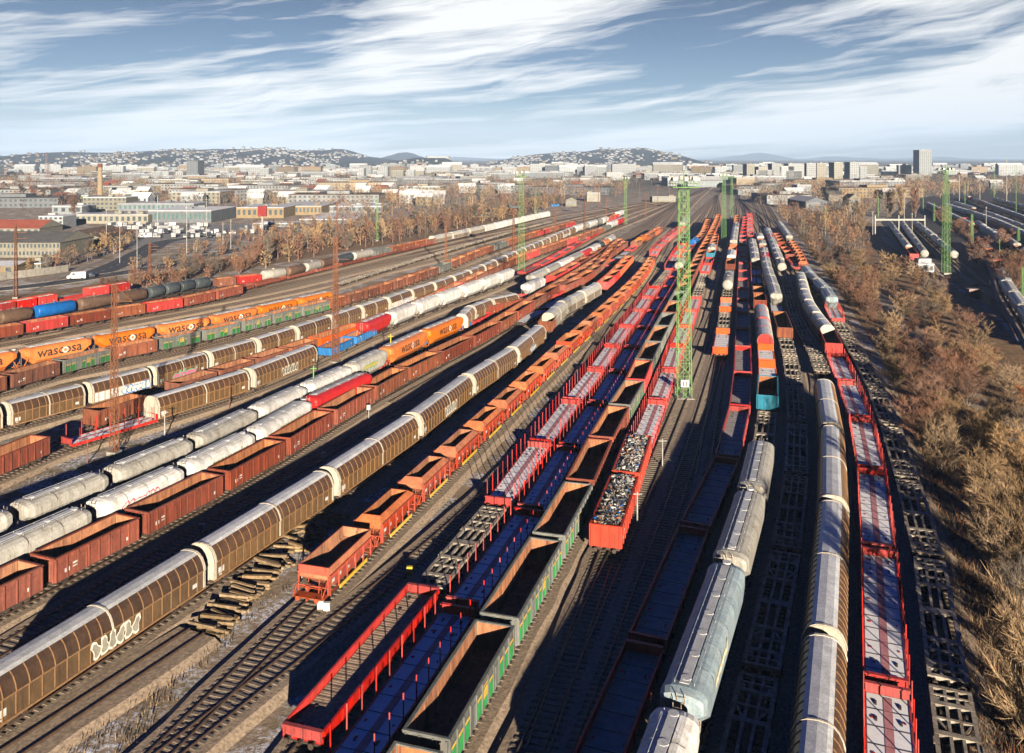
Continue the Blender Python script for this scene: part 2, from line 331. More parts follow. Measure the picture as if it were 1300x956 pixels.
    if load == 'snow':
        l = MB('snow'); R = random.Random(seed); ny = 12
        rows = [[(x*(W-.1), -hl+.1+(2*hl-.2)*k/ny, zt-.35+.3*(1-x*x)+R.uniform(-.08, .08)) for x in (-1, -.5, 0, .5, 1)] for k in range(ny+1)]
        for a in range(ny):
            for c in range(4): l.face([rows[a][c], rows[a][c+1], rows[a+1][c+1], rows[a+1][c]])
        l.smooth = True; parts.append(('load', l, []))
    return parts + chassis(L, 'underframe', 1.15, two=L < 11.6)
def w_flat(L, side='wagon_red', stakes=True, deck='deck_frost', endh=.62, low=False, panels=False):
    hl = L/2-.62; W = 1.36; zd = Z0+.82; b = MB(side)
    for sx in (-1, 1):
        b.box(sx*W-.06, sx*W+.06, -hl, hl, zd-.33, zd+.03)
        n = round(L/2.4)
        for k in range(n+1):
            y = -hl+.15+(2*hl-.3)*k/n; b.box(min(sx*(W+.06), sx*(W+.14)), max(sx*(W+.06), sx*(W+.14)), y-.09, y+.09, zd-.32, zd+.02)
    for e in (-1, 1): b.box(-W+.06, W-.06, e*hl-.06, e*hl+.06, zd-.33, zd+.0)
    d = MB(deck, 'deck_strip', 'deck_wood')
    if low == 'wood':
        n = int(2*hl/.22)
        for k in range(n):
            y = -hl+.07+(2*hl-.14)*k/n; d.box(-W+.062, W-.062, y, y+.19, zd-.08, zd-.01+.012*((k*7)%3), 2)
    else:
        d.box(-W+.062, W-.062, -hl+.062, hl-.062, zd-.08, zd-.004, 0)
        z = zd+.003
        if stakes: d.box(-.27, .27, -hl+.3, hl-.3, zd-.01, z+.012, 1)
        if panels:
            pass
        n = round(L/2.0)
        for k in range(1, n): d.box(-W+.08, W-.08, -hl+2*hl*k/n-.015, -hl+2*hl*k/n+.015, zd-.01, z+.022, 'underframe')
        for k in range(0, n, 2):
            for sx in (-1, 1):
                y = -hl+2*hl*(k+.5)/n; d.box(sx*1.0-.07, sx*.95+.09, y-.1, y+.1, zd-.01, z+.03, side)
    parts = [('deck', d, []), ('side_sill', b, [])]
    for e in (-1, 1):
        w = MB(side); w.box(-W+.0, W, e*(hl+.04)-.05, e*(hl+.04)+.05, zd-.05, zd+endh)
        for k in range(5): w.box(-W+.1+k*(2*W-.2)/4-.06, -W+.1+k*(2*W-.2)/4+.06, min(e*(hl+.09), e*(hl+.18)), max(e*(hl+.09), e*(hl+.18)), zd-.05, zd+endh-.02)
        w.box(-W-.04, W+.04, e*(hl+.04)-.16, e*(hl+.04)+.16, zd+endh, zd+endh+.07)
        parts.append(('end_wall', w, []))
    if low:
        hs = .55 if low == 'wood' else .5
        for sx in (-1, 1):
            s_ = MB(side); s_.box(sx*(W+.03)-.045, sx*(W+.03)+.045, -hl+.02, hl-.02, zd+.035, zd+hs)
            n = round(L/2.4)
            for k in range(n+1):
                y = -hl+.15+(2*hl-.3)*k/n; s_.box(min(sx*(W+.075), sx*(W+.15)), max(sx*(W+.075), sx*(W+.15)), y-.07, y+.07, zd+.03, zd+hs+.03)
            s_.box(sx*(W+.03)-.08, sx*(W+.03)+.08, -hl+.02, hl-.02, zd+hs, zd+hs+.06)
            parts.append(('side_board', s_, []))
    if stakes:
        n = max(4, round(L/2.2)); ns = 0
        for sx in (-1, 1):
            for k in range(n):
                y = -hl+1.0+(2*hl-2.0)*k/(n-1); p = MB(side)
                p.box(sx*(W+.11)-.035, sx*(W+.11)+.035, y-.035, y+.035, zd-.2, zd+1.9)
                parts.append(('stanchion', p, []))
    return parts + chassis(L, 'underframe', .85, two=L < 14.5)
def w_skeleton(L, m='frame_tan'):
    hl = L/2-.62; zd = Z0+.62; zt = zd+.3; b = MB(m, 'underframe')
    for sx in (-1, 1):
        b.box(sx*1.18-.14, sx*1.18+.14, -hl+2.6, hl-2.6, zd, zt)
        b.box(sx*.36-.10, sx*.36+.10, -hl, hl, zd-.1, zt-.01)
        for e in (-1, 1):
            ya, yb = e*(hl-2.6), e*hl
            b.hexa([(sx*1.04, ya, zd), (sx*1.32, ya, zd), (sx*1.32, yb, zd), (sx*1.04, yb, zd)][::(1 if e > 0 else -1)], [(sx*1.04, ya, zt), (sx*1.32, ya, zt), (sx*1.32, yb, zt), (sx*1.04, yb, zt)][::(1 if e > 0 else -1)])
    xs = MB(m)
    ys = [hl-.12, hl-1.05, hl-2.0, hl-3.7, hl-5.2]
    for e in (-1, 1):
        for i, y in enumerate(ys):
            w = (.16, .10, .22, .12, .12)[i]; xs.box(-1.3, 1.3, e*y-w, e*y+w, zd+.03, zt+.012)
        # gusset plates over the bogies and diagonal braces
        xs.box(-1.3, -.75, e*(hl-1.55)-.2, e*(hl-1.55)+.2, zd+.05, zt+.006); xs.box(.75, 1.3, e*(hl-1.55)-.2, e*(hl-1.55)+.2, zd+.05, zt+.006)
        for sx in (-1, 1): xs.bar((sx*1.15, e*(hl-3.5), zt-.12), (sx*.4, e*(hl-5.1), zt-.12), .12, 0, 4)
    n = max(2, int((2*hl-11)/4.0))
    for k in range(n+1):
        y = -(hl-5.4)+(2*hl-10.8)*k/n; w = .42 if k == n//2 else .14; xs.box(-1.3, 1.3, y-w, y+w, zd+.03, zt+.016)
    w = MB(m)
    for sx in (-1, 1):
        for y in (-hl*.33, hl*.33): w.box(sx*1.36-.05, sx*1.36+.05, y-.35, y+.35, zd-.35, zt+.05)
    b.add(xs)
    return [('main_frame', b, []), ('side_bracket', w, [])] + [bogie(-L/2+2.6), bogie(L/2-2.6)] + [p for p in chassis(L, 'underframe', .75)[:1]]
HOODP = [(1.44, Z0+.85), (1.44, Z0+2.25), (1.50, Z0+2.30), (1.50, Z0+2.42), (1.40, Z0+2.80), (1.18, Z0+3.25), (.88, Z0+3.56), (.58, Z0+3.70), (0, Z0+3.76)]
def hood_ring(y, gr=0.0, lo=0):
    pts = HOODP[lo:]
    def off(p, k):
        x, z = p; c = (0, Z0+2.3); 
        if x == 0: return (x, z+gr)
        if z < Z0+2.5: return (x+gr, z)
        d = hypot(x, z-c[1]); return (x+gr*x/d, z+gr*(z-c[1])/d)
    r = [off(p, 0) for p in pts]; full = r+[(-x, z) for x, z in reversed(r[:-1])]
    return [(x, y, z) for x, z in full]
def w_hood(L, side='hood_brown', curve='hood_curve', roof='hood_roof', rib='hood_rib', endm='hood_endband', joint=True, panels=None, graf=None, seed=0):
    hl = L/2-.55; R = random.Random(seed); b = MB(side, curve, roof, rib, endm)
    ring0 = hood_ring(-hl); n = len(ring0)
    ms = []
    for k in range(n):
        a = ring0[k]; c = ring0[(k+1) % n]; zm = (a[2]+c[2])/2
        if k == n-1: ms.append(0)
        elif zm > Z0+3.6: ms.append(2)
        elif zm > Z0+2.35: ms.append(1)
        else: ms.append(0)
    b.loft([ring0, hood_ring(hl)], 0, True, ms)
    def rb(y, w, g, m, lo=0):
        b2 = MB(m)
        r1, r2 = hood_ring(y-w/2, g, lo), hood_ring(y+w/2, g, lo); q1, q2 = hood_ring(y-w/2, -.01, lo), hood_ring(y+w/2, -.01, lo)
        k_ = len(r1)
        for k in range(k_-1):
            b2.face([r1[k], r1[k+1], r2[k+1], r2[k]]); b2.face([q1[k], q1[k+1], r1[k+1], r1[k]]); b2.face([r2[k], r2[k+1], q2[k+1], q2[k]])
        return b2
    ribs = MB(rib)
    nb = max(6, round(2*hl/.98))
    for k in range(1, nb):
        y = -hl+2*hl*k/nb
        if joint and abs(y) < .3: continue
        # ribs only on the sides, roof strip stays smooth
        for sx in (-1, 1):
            pr = [(p[0]+.045, p[2+0] if False else p[1]) for p in HOODP[:-2]]
            for j in range(len(pr)-1):
                x0, z0 = pr[j]; x1, z1 = pr[j+1]
                q = [(sx*x0, y-.035, z0), (sx*x0, y+.035, z0), (sx*x1, y+.035, z1+.02), (sx*x1, y-.035, z1+.02)]
                ribs.face(q if sx > 0 else q[::-1])
                for yy, fl in ((y-.035, 1), (y+.035, -1)):
                    q = [(sx*(x0-.05), yy, z0), (sx*x0, yy, z0), (sx*x1, yy, z1+.02), (sx*(x1-.05), yy, z1-.03)]
                    ribs.face(q[::fl*sx])
    for sx in (-1, 1):
        ribs.box(sx*1.47-.05, sx*1.47+.05, -hl, hl, Z0+2.28, Z0+2.38); ribs.box(sx*1.47-.05, sx*1.47+.05, -hl, hl, Z0+.72, Z0+.88)
    parts = [('hood', b, []), ('rib', ribs, [])]
    for y in (-hl+.16, hl-.16): parts.append(('end_band', rb(y, .24, .06, endm), []))
    if joint: parts.append(('hood_joint', rb(0, .16, .06, endm), []))
    for e in (-1, 1):
        ends = MB(endm)
        for x in (-.9, -.3, .3, .9): ends.box(x-.05, x+.05, min(e*hl, e*(hl+.09)), max(e*hl, e*(hl+.09)), Z0+.8, Z0+2.9)
        q = [(p[0]*.98, e*(hl+.012), p[2]) for p in hood_ring(0)]; ends.face(q if e < 0 else q[::-1])
        parts.append(('end_panel', ends, []))
    pl = MB('letter_white', 'wagon_grey')
    for sx in (-1, 1):
        x = 1.452; y = -hl+.55 if sx > 0 else hl-1.7
        for (yy, zz, ww, hh, m) in ((y, Z0+1.2, .75, .5, 0), (y+.1, Z0+1.0, .4, .12, 0), (-y-1, Z0+1.3, .6, .35, 0)):
            q = [(sx*x, yy, zz), (sx*x, yy+ww, zz), (sx*x, yy+ww, zz+hh), (sx*x, yy, zz+hh)]; pl.face(q if sx > 0 else q[::-1], m)
    parts.append(('marking_plate', pl, []))
    if graf:
        parts.append(('graffiti', blobs(R.uniform(-hl*.5, 0), Z0+1.0, R.uniform(3, 5), 1.1, 1.50, graf[0], graf[1], seed), []))
    if panels == 'white':
        w = MB('white_body')
        for sx in (-1, 1):
            x = 1.447; q = [(sx*x, -hl+.4, Z0+.9), (sx*x, hl-.4, Z0+.9), (sx*x, hl-.4, Z0+2.22), (sx*x, -hl+.4, Z0+2.22)]; w.face(q if sx > 0 else q[::-1])
        parts.append(('side_panel', w, []))
    return parts + chassis(L, 'underframe', 1.15, two=L < 14)
SILOP = [(.6, Z0+.75), (1.46, Z0+1.6), (1.5, Z0+1.9), (1.5, Z0+2.95), (1.42, Z0+3.25), (1.18, Z0+3.55), (.80, Z0+3.76), (.35, Z0+3.84)]
def w_silo(L, m='white_body', text=None, hopper=True, graf=None, cap=None, seed=0):
    hl = L/2-.62; b = MB(m, cap or m)
    def ring(y, kx, ztop, zbot):
        out = []
        for x, z in SILOP:
            zz = zbot+(z-(Z0+.75))/(3.09)*(ztop-zbot); out.append((x*kx, y, zz))
        return out+[(-x, yy, z) for x, yy, z in reversed(out)]
    zt, zb = Z0+3.84, Z0+.75
    b.loft([ring(-hl, .72, zt-.35, zb+1.75), ring(-hl+.16, .90, zt-.14, zb+1.45), ring(-hl+.8, 1, zt, zb+1.0), ring(-hl+1.9, 1, zt, zb), ring(hl-1.9, 1, zt, zb), ring(hl-.8, 1, zt, zb+1.0), ring(hl-.16, .90, zt-.14, zb+1.45), ring(hl, .72, zt-.35, zb+1.75)])
    seam = MB(m)
    n = max(3, round(L/3.4))
    for k in range(1, n):
        y = -hl+2*hl*k/n; r1 = [(x*1.012, y-.04, z+.02) for x, _, z in ring(0, 1, zt, zb+1)[1:-1]]; 
        for j in range(len(r1)-1): seam.face([r1[j], r1[j+1], (r1[j+1][0], y+.04, r1[j+1][2]), (r1[j][0], y+.04, r1[j][2])])
    wk = MB('hood_roof')
    wk.box(-.3, .3, -hl+1.0, hl-1.0, zt+.05, zt+.10)
    for k in range(int(L/2.8)):
        y = -hl+1.6+k*2.8; wk.cyl((.0, y, zt), (0, y, zt+.13), .34, 0, 10)
    for sx in (-.62, .62):
        wk.bar((sx, -hl+1.1, zt+.10), (sx, hl-1.1, zt+.10), .022)
        for k in range(int(L/2)): y = -hl+1.1+k*2; wk.bar((sx, y, zt-.1), (sx, y, zt+.10), .02)
    b.add(seam); parts = [('body', b, []), ('walkway', wk, [])]
    for e in (-1, 1):
        l = MB('frame_tan')
        for x in (-.25, .25): l.bar((x, e*(hl+.12), Z0+.8), (x, e*(hl+.05), zt+.1), .03)
        for k in range(9): l.bar((-.25, e*(hl+.1), Z0+1.0+k*.33), (.25, e*(hl+.1), Z0+1.0+k*.33), .022)
        parts.append(('ladder', l, []))
        g = MB('frame_tan' if m != 'silo_orange' else m)
        for x in (-1.1, 1.1): g.bar((x, e*(hl+.15), Z0+.8), (x, e*(hl-.6), Z0+2.1), .06)
        g.box(-1.3, 1.3, e*(hl+.1)-.25, e*(hl+.1)+.25, Z0+.8, Z0+.86)
        parts.append(('end_platform', g, []))
    if text == 'w':
        for sx in (1, -1):
            t = on_side(text_mb('wascosa', 2.35, 'letter_dark', .035), 1.515, 0, Z0+2.05, sx)
            parts.append(('lettering', t, []))
            o = MB('letter_white', m); cy = sx*.92; zc = Z0+2.6
            for rr, mm, xx in ((.56, 0, 1.525), (.27, 1, 1.53)):
                q = [(sx*xx, cy+cos(2*pi*k/16)*rr, zc+sin(2*pi*k/16)*rr) for k in range(16)]; o.face(q if sx > 0 else q[::-1], mm)
            parts.append(('round_emblem', o, []))
    if text == 't':
        parts.append(('lettering', on_side(text_mb('transcereales', 1.15, 'letter_olive', .03), 1.515, L*.05, Z0+2.3, 1), []))
    if graf: parts.append(('graffiti', blobs(-hl*.6, Z0+2.25, 5, .75, 1.515, graf[0], graf[1], seed), []))
    ch = chassis(L, 'underframe', 1.05)
    return parts + ch
def w_tank(L, m='tank_dark', band=None):
    hl = L/2-.9; r = 1.42; zc = Z0+2.3; b = MB(m); b.smooth = True
    def ring(y, k): return [(cos(2*pi*a/18)*r*k, y, zc+sin(2*pi*a/18)*r*k) for a in range(18)]
    b.loft([ring(-hl-.28, .35), ring(-hl-.2, .7), ring(-hl, .95), ring(-hl+.15, 1), ring(hl-.15, 1), ring(hl, .95), ring(hl+.2, .7), ring(hl+.28, .35)])
    d = MB(m); d.cyl((0, 0, zc+r-.1), (0, 0, zc+r+.3), .38, 0, 12)
    w = MB('frame_tan'); w.box(-.3, .3, -hl*.5, hl*.5, zc+r+.06, zc+r+.1)
    for k in range(5): w.bar((-.3, -hl*.5+k*hl/4, zc+r-.1), (.3, -hl*.5+k*hl/4, zc+r+.08), .03)
    s_ = MB(m)
    for k in (-.6, -.2, .2, .6): s_.loft([[(cos(2*pi*a/18)*(r+.02), k*hl+q, zc+sin(2*pi*a/18)*(r+.02)) for a in range(18)] for q in (-.05, .05)], 0, False)
    parts = [('tank', b, [('band', s_, [])]), ('dome', d, []), ('walkway', w, [])]
    return parts + chassis(L, 'underframe', 1.0)
def w_hopper(L, straight=False):
    hl = L/2-1.15; W = 1.42; zt = Z0+3.0; zs = Z0+2.45; parts = []
    b = MB('hopper_red', 'hopper_slope', 'inner_rust', 'shade_and_dark_scrap')
    hs = hl; zb = Z0+.55
    # hopper shell: upright sides, ends sloping inward below the shoulder
    def rect(hx, hy, z): return [(-hx, -hy, z), (hx, -hy, z), (hx, hy, z), (-hx, hy, z)]
    if straight: top, sh, zs2 = rect(W, hs, zt), rect(W, hs, Z0+2.3), Z0+2.3
    else: top, sh, zs2 = rect(W-.5, hs-.62, zt), rect(W, hs, zs), zs
    low = rect(W, hs-.12, Z0+1.95); bt = rect(.9, hs-2.1, zb)
    def side(a, c, ms, flip=False):
        for k in range(4): b.face([a[k], a[(k+1) % 4], c[(k+1) % 4], c[k]][::-1], ms[k])
    side(sh, top, (1, 1, 1, 1) if not straight else (0, 1, 0, 1)); side(low, sh, (1, 0, 1, 0)); side(bt, low, (1, 0, 1, 0))
    b.face(bt[::-1], 0)
    # inside: rim thickness, walls, and a bottom face painted with the interior's shade
    it = [(p[0]*.93, p[1]*.97, p[2]) for p in top]
    for k in range(4): b.face([top[k], top[(k+1) % 4], it[(k+1) % 4], it[k]], 0)
    mid = [(p[0]*.93, p[1]*.95, Z0+2.2) for p in (rect(W, hs-.1, 0))]
    if not straight: mid = [(p[0], p[1], Z0+2.2) for p in it]
    bi = rect(.5, .8, Z0+1.2)
    for k in range(4):
        b.face([it[k], it[(k+1) % 4], mid[(k+1) % 4], mid[k]], 2); b.face([mid[k], mid[(k+1) % 4], bi[(k+1) % 4], bi[k]], 2)
    b.face(bi, 3)
    parts.append(('hopper', b, []))
    p = MB('hopper_red')
    for sx in (-1, 1):
        n = 6
        for k in range(n):
            y = -hs+.12+(2*hs-.24)*k/(n-1); p.box(min(sx*(W+.005), sx*(W+.10)), max(sx*(W+.005), sx*(W+.10)), y-.05, y+.05, Z0+.8 if 0 < k < n-1 else Z0+.7, zs2-.02)
        p.box(min(sx*(W+.005), sx*(W+.12)), max(sx*(W+.005), sx*(W+.12)), -hs, hs, zs2-.02, zs2+.07)
        for e in (-1, 1):
            p.box(sx*(W-.05)-.055, sx*(W-.05)+.055, e*(hs+.02)-.055, e*(hs+.02)+.055, Z0+.75, zs2-.05)
            p.bar((sx*(W-.1), e*(hs+.95), Z0+.85), (sx*(W-.1), e*(hs+.05), Z0+1.9), .05)
    for e in (-1, 1):
        for x in (-.5, .5): p.bar((x, e*(hs+.05), Z0+.8), (x, e*(hs-.1), Z0+2.0), .05)
        p.box(-W, W, e*(hs+.03)-.05, e*(hs+.03)+.05, Z0+1.3, Z0+1.38)
        p.cyl((-.1+.3*e, e*(hs+.35), Z0+1.4), (.1+.3*e, e*(hs+.35), Z0+1.4), .28, 0, 10)
    parts.append(('post', p, []))
    mk = MB('letter_white')
    for sx in (-1, 1):
        for k, (ww, hh, zz) in enumerate(((.5, .32, 1.55), (.3, .3, 1.6), (.42, .25, 1.5), (.3, .35, 1.55), (.25, .2, 1.2))):
            y = -hs+.45+k*1.35; x = sx*(W+.008); q = [(x, y, Z0+zz), (x, y+ww, Z0+zz), (x, y+ww, Z0+zz+hh), (x, y, Z0+zz+hh)]; mk.face(q if sx > 0 else q[::-1])
    parts.append(('marking', mk, []))
    for sx in (-1, 1):
        yb = MB('yellow_paint'); yb.box(sx*1.5-.04, sx*1.5+.04, -hs*.55, hs*.75, Z0+.55, Z0+.85); parts.append(('step_board', yb, []))
    for e in (-1, 1):
        pf = MB('frame_orange'); pf.box(-1.35, 1.35, min(e*(hs+.1), e*(hs+1.0)), max(e*(hs+.1), e*(hs+1.0)), Z0+.8, Z0+.85)
        for sx in (-1, 1): pf.bar((sx*1.3, e*(hs+.98), Z0+.85), (sx*1.3, e*(hs+.98), Z0+1.75), .03)
        pf.bar((-1.3, e*(hs+.98), Z0+1.7), (1.3, e*(hs+.98), Z0+1.7), .03)
        parts.append(('end_platform', pf, []))
    return parts + chassis(L, 'frame_orange', 1.05, two=True)
WG = ('graffiti_white', 'wall_cream'); 
# code: (builder, natural length, name, look, category, height hint)
CODES = {
 'gb': (lambda L: w_gondola(L), 14, 'open_gondola_wagon', 'rust-brown ribbed open gondola', 'wagon'),
 'gn': (lambda L: w_gondola(L, 'wagon_rust', seed=3), 11, 'open_gondola_wagon', 'dull brown open gondola', 'wagon'),
 'gr': (lambda L: w_gondola(L, 'wagon_red', seed=4), 14, 'open_gondola_wagon', 'bright red open gondola', 'wagon'),
 'go': (lambda L: w_gondola(L, 'wagon_orange', seed=4), 14, 'open_gondola_wagon', 'orange open gondola', 'wagon'),
 'gg': (lambda L: w_gondola(L, 'wagon_grey', band=('wagon_green', 'yellow_paint')), 14, 'open_gondola_wagon', 'grey open gondola with green and yellow side', 'wagon'),
 'gq': (lambda L: w_gondola(L, 'wagon_grey', band=('wagon_darkgreen', 'yellow_dull')), 11, 'open_gondola_wagon', 'grey open gondola with dark green side', 'wagon'),
 'gG': (lambda L: w_gondola(L, 'wagon_grey', inner='wagon_grey'), 14, 'open_gondola_wagon', 'dark grey open gondola', 'wagon'),
 'gt': (lambda L: w_gondola(L, 'wagon_teal', seed=6), 14, 'open_gondola_wagon', 'teal blue open gondola', 'wagon'),
 'gB': (lambda L: w_gondola(L, 'wagon_blue', zt=2.3, seed=6), 11, 'open_gondola_wagon', 'low blue gondola with rusty inside', 'wagon'),
 'gs': (lambda L: w_gondola(L, 'wagon_deepred', seed=9), 14, 'open_gondola_wagon', 'deep red gondola heaped with scrap', 'wagon'),
 'gw': (lambda L: w_gondola(L, 'wagon_red', load='snow', seed=9), 11, 'open_gondola_wagon', 'red gondola with whitish load', 'wagon'),
 'f': (lambda L: w_flat(L), 19.6, 'stanchion_flat_wagon', 'red flat wagon with frosted deck and stanchions', 'wagon'),
 'l': (lambda L: w_flat(L, stakes=False, low=True, deck='deck_grey'), 19.9, 'low_side_wagon', 'red low-sided wagon', 'wagon'),
 'ld': (lambda L: w_flat(L, side='wagon_brown', stakes=False, low=True, deck='deck_wood'), 17, 'low_side_wagon', 'dark red low-sided wagon', 'wagon'),
 'lo': (lambda L: w_flat(L, stakes=False, low='wood', endh=.6), 19.9, 'low_side_wagon', 'bright red low-sided wagon with plank floor', 'wagon'),
 'lw': (lambda L: w_flat(L, side='wagon_orange', stakes=False, low=False, endh=1.2), 14, 'flat_wagon', 'orange-ended flat wagon with frosted deck', 'wagon'),
 'lb': (lambda L: w_flat(L, side='wagon_blue', stakes=False, low=True, deck='wagon_blue'), 16, 'low_side_wagon', 'blue low-sided wagon', 'wagon'),
 'fs': (lambda L: w_flat(L, side='underframe', stakes=False, deck='snow', endh=.3), 19.6, 'flat_wagon', 'dark flat wagon under pale frost', 'wagon'),
 'k': (lambda L: w_skeleton(L), 19.7, 'container_frame_wagon', 'grey-tan empty container frame wagon', 'wagon'),
 'h': (lambda L: w_hood(L), 21, 'hooded_wagon', 'brown hooded wagon with arched ribs', 'wagon'),
 'hG': (lambda L: w_hood(L, graf=WG, seed=5), 21, 'hooded_wagon', 'brown hooded wagon with pale graffiti', 'wagon'),
 'hH': (lambda L: w_hood(L, graf=('graffiti_blue', 'graffiti_white'), seed=12), 21, 'hooded_wagon', 'brown hooded wagon with blue-white graffiti', 'wagon'),
 'hs': (lambda L: w_hood(L, curve='hood_curve'), 12, 'hooded_wagon', 'short brown hooded wagon', 'wagon'),
 'hg': (lambda L: w_hood(L, graf=('graffiti_green', 'graffiti_pink'), seed=8), 12, 'hooded_wagon', 'short brown hooded wagon with coloured graffiti', 'wagon'),
 'hW': (lambda L: w_hood(L, panels='white', graf=('graffiti_blue', 'graffiti_white'), seed=2), 12, 'hooded_wagon', 'short hooded wagon with white lower side', 'wagon'),
 'hm': (lambda L: w_hood(L, side='hood_brown', curve='silver_body', roof='hood_roof', rib='silver_body'), 16, 'hooded_wagon', 'silver-roofed hooded wagon', 'wagon'),
 'hw': (lambda L: w_hood(L, side='white_body', curve='white_body', roof='white_body', rib='white_body', endm='white_body'), 16, 'hooded_wagon', 'white covered wagon', 'wagon'),
 'hr': (lambda L: w_hood(L, side='silver_body', curve='silver_body', rib='silver_body', endm='wagon_red'), 16, 'hooded_wagon', 'silver covered wagon with red ends', 'wagon'),
 'ss': (lambda L: w_silo(L, 'silver_body'), 15, 'silo_wagon', 'grimy silver silo wagon', 'wagon'),
 'sw': (lambda L: w_silo(L, 'white_body'), 15, 'silo_wagon', 'white silo wagon', 'wagon'),
 'sT': (lambda L: w_silo(L, 'white_body', text='t'), 15, 'silo_wagon', 'white silo wagon with olive lettering', 'wagon'),
 'sp': (lambda L: w_silo(L, 'white_body', graf=('graffiti_pink', 'graffiti_white'), seed=2), 15, 'silo_wagon', 'white silo wagon with pink graffiti', 'wagon'),
 'sg': (lambda L: w_silo(L, 'silver_body', graf=('graffiti_green', 'yellow_paint'), seed=3), 15, 'silo_wagon', 'grey silo wagon with green graffiti', 'wagon'),
 'so': (lambda L: w_silo(L, 'silo_orange', text='w'), 14, 'silo_wagon', 'orange silo wagon with wascosa lettering', 'wagon'),
 'sr': (lambda L: w_silo(L, 'silo_red'), 15, 'silo_wagon', 'red silo wagon', 'wagon'),
 'sb': (lambda L: w_silo(L, 'silo_teal', graf=('graffiti_yellow', 'graffiti_white'), seed=4), 17, 'silo_wagon', 'pale grey-blue silo wagon', 'wagon'),
 'tg': (lambda L: w_tank(L, 'tank_dark'), 12, 'tank_wagon', 'dark grey tank wagon', 'wagon'),
 'tn': (lambda L: w_tank(L, 'tank_brown'), 14, 'tank_wagon', 'brown tank wagon', 'wagon'),
 'tb': (lambda L: w_tank(L, 'tank_blue'), 14, 'tank_wagon', 'blue tank wagon', 'wagon'),
 'ts': (lambda L: w_tank(L, 'silver_body'), 14, 'tank_wagon', 'silver tank wagon', 'wagon'),
 'to': (lambda L: w_tank(L, 'silo_orange'), 14, 'tank_wagon', 'orange tank wagon', 'wagon'),
 'o': (lambda L: w_hopper(L), 10, 'hopper_wagon', 'orange hopper wagon with sloped rim', 'wagon'),
 'oo': (lambda L: w_hopper(L, True), 10, 'hopper_wagon', 'orange-red hopper wagon with open flat rim', 'wagon'),
}
PROTO = {}
NSIZE = {}
def proto(code, L, lod):
    Lr = max(8, round(L)); key = (code, Lr, lod)
    if key in PROTO: return PROTO[key], Lr
    if lod < 2:
        def conv(t, depth):
            nm, mb, ch = t
            if lod == 1 and depth == 0 and ch and nm == 'bogie':
                m2 = MB(*mb.mats); m2.add(mb)
                for c in ch: m2.add(c[1])
                return (nm, m2.mesh(nm), [])
            return (nm, mb.mesh(nm), [conv(c, depth+1) for c in ch])
        PROTO[key] = [conv(t, 0) for t in CODES[code][0](Lr)]
    else:
        al = MB()
        def rec(ts):
            for nm, mb, ch in ts:
                if nm in ('wheelset', 'ladder', 'marking', 'marking_plate') and lod > 2: pass
                else: al.add(mb)
                rec(ch)
        rec(CODES[code][0](Lr)); PROTO[key] = al.mesh(CODES[code][2])
    return PROTO[key], Lr
def place_wagon(code, p0, p1, label, group):
    L = hypot(p1[0]-p0[0], p1[1]-p0[1]); c = ((p0[0]+p1[0])/2, (p0[1]+p1[1])/2)
    rz = -atan2(p1[0]-p0[0], p1[1]-p0[1])
    lod = 0 if c[1] < 105 else 1 if c[1] < 270 else 2
    pr, Lr = proto(code, L, lod); nm = CODES[code][2]; sc = (1, L/Lr, 1)
    # a slight side-to-side variation of coupling line and tiny roll keeps rows from looking cloned
    if lod == 2: o = link(nm, pr, None, (c[0], c[1], 0), rz, sc)
    else:
        o = link(nm, None, None, (c[0], c[1], 0), rz, sc)
        for (n, me, ch) in pr:
            q = link(n, me, o)
            for (n2, me2, _) in ch: link(n2, me2, q)
    tag(o, label, CODES[code][4], group)
    return o, c, rz, L
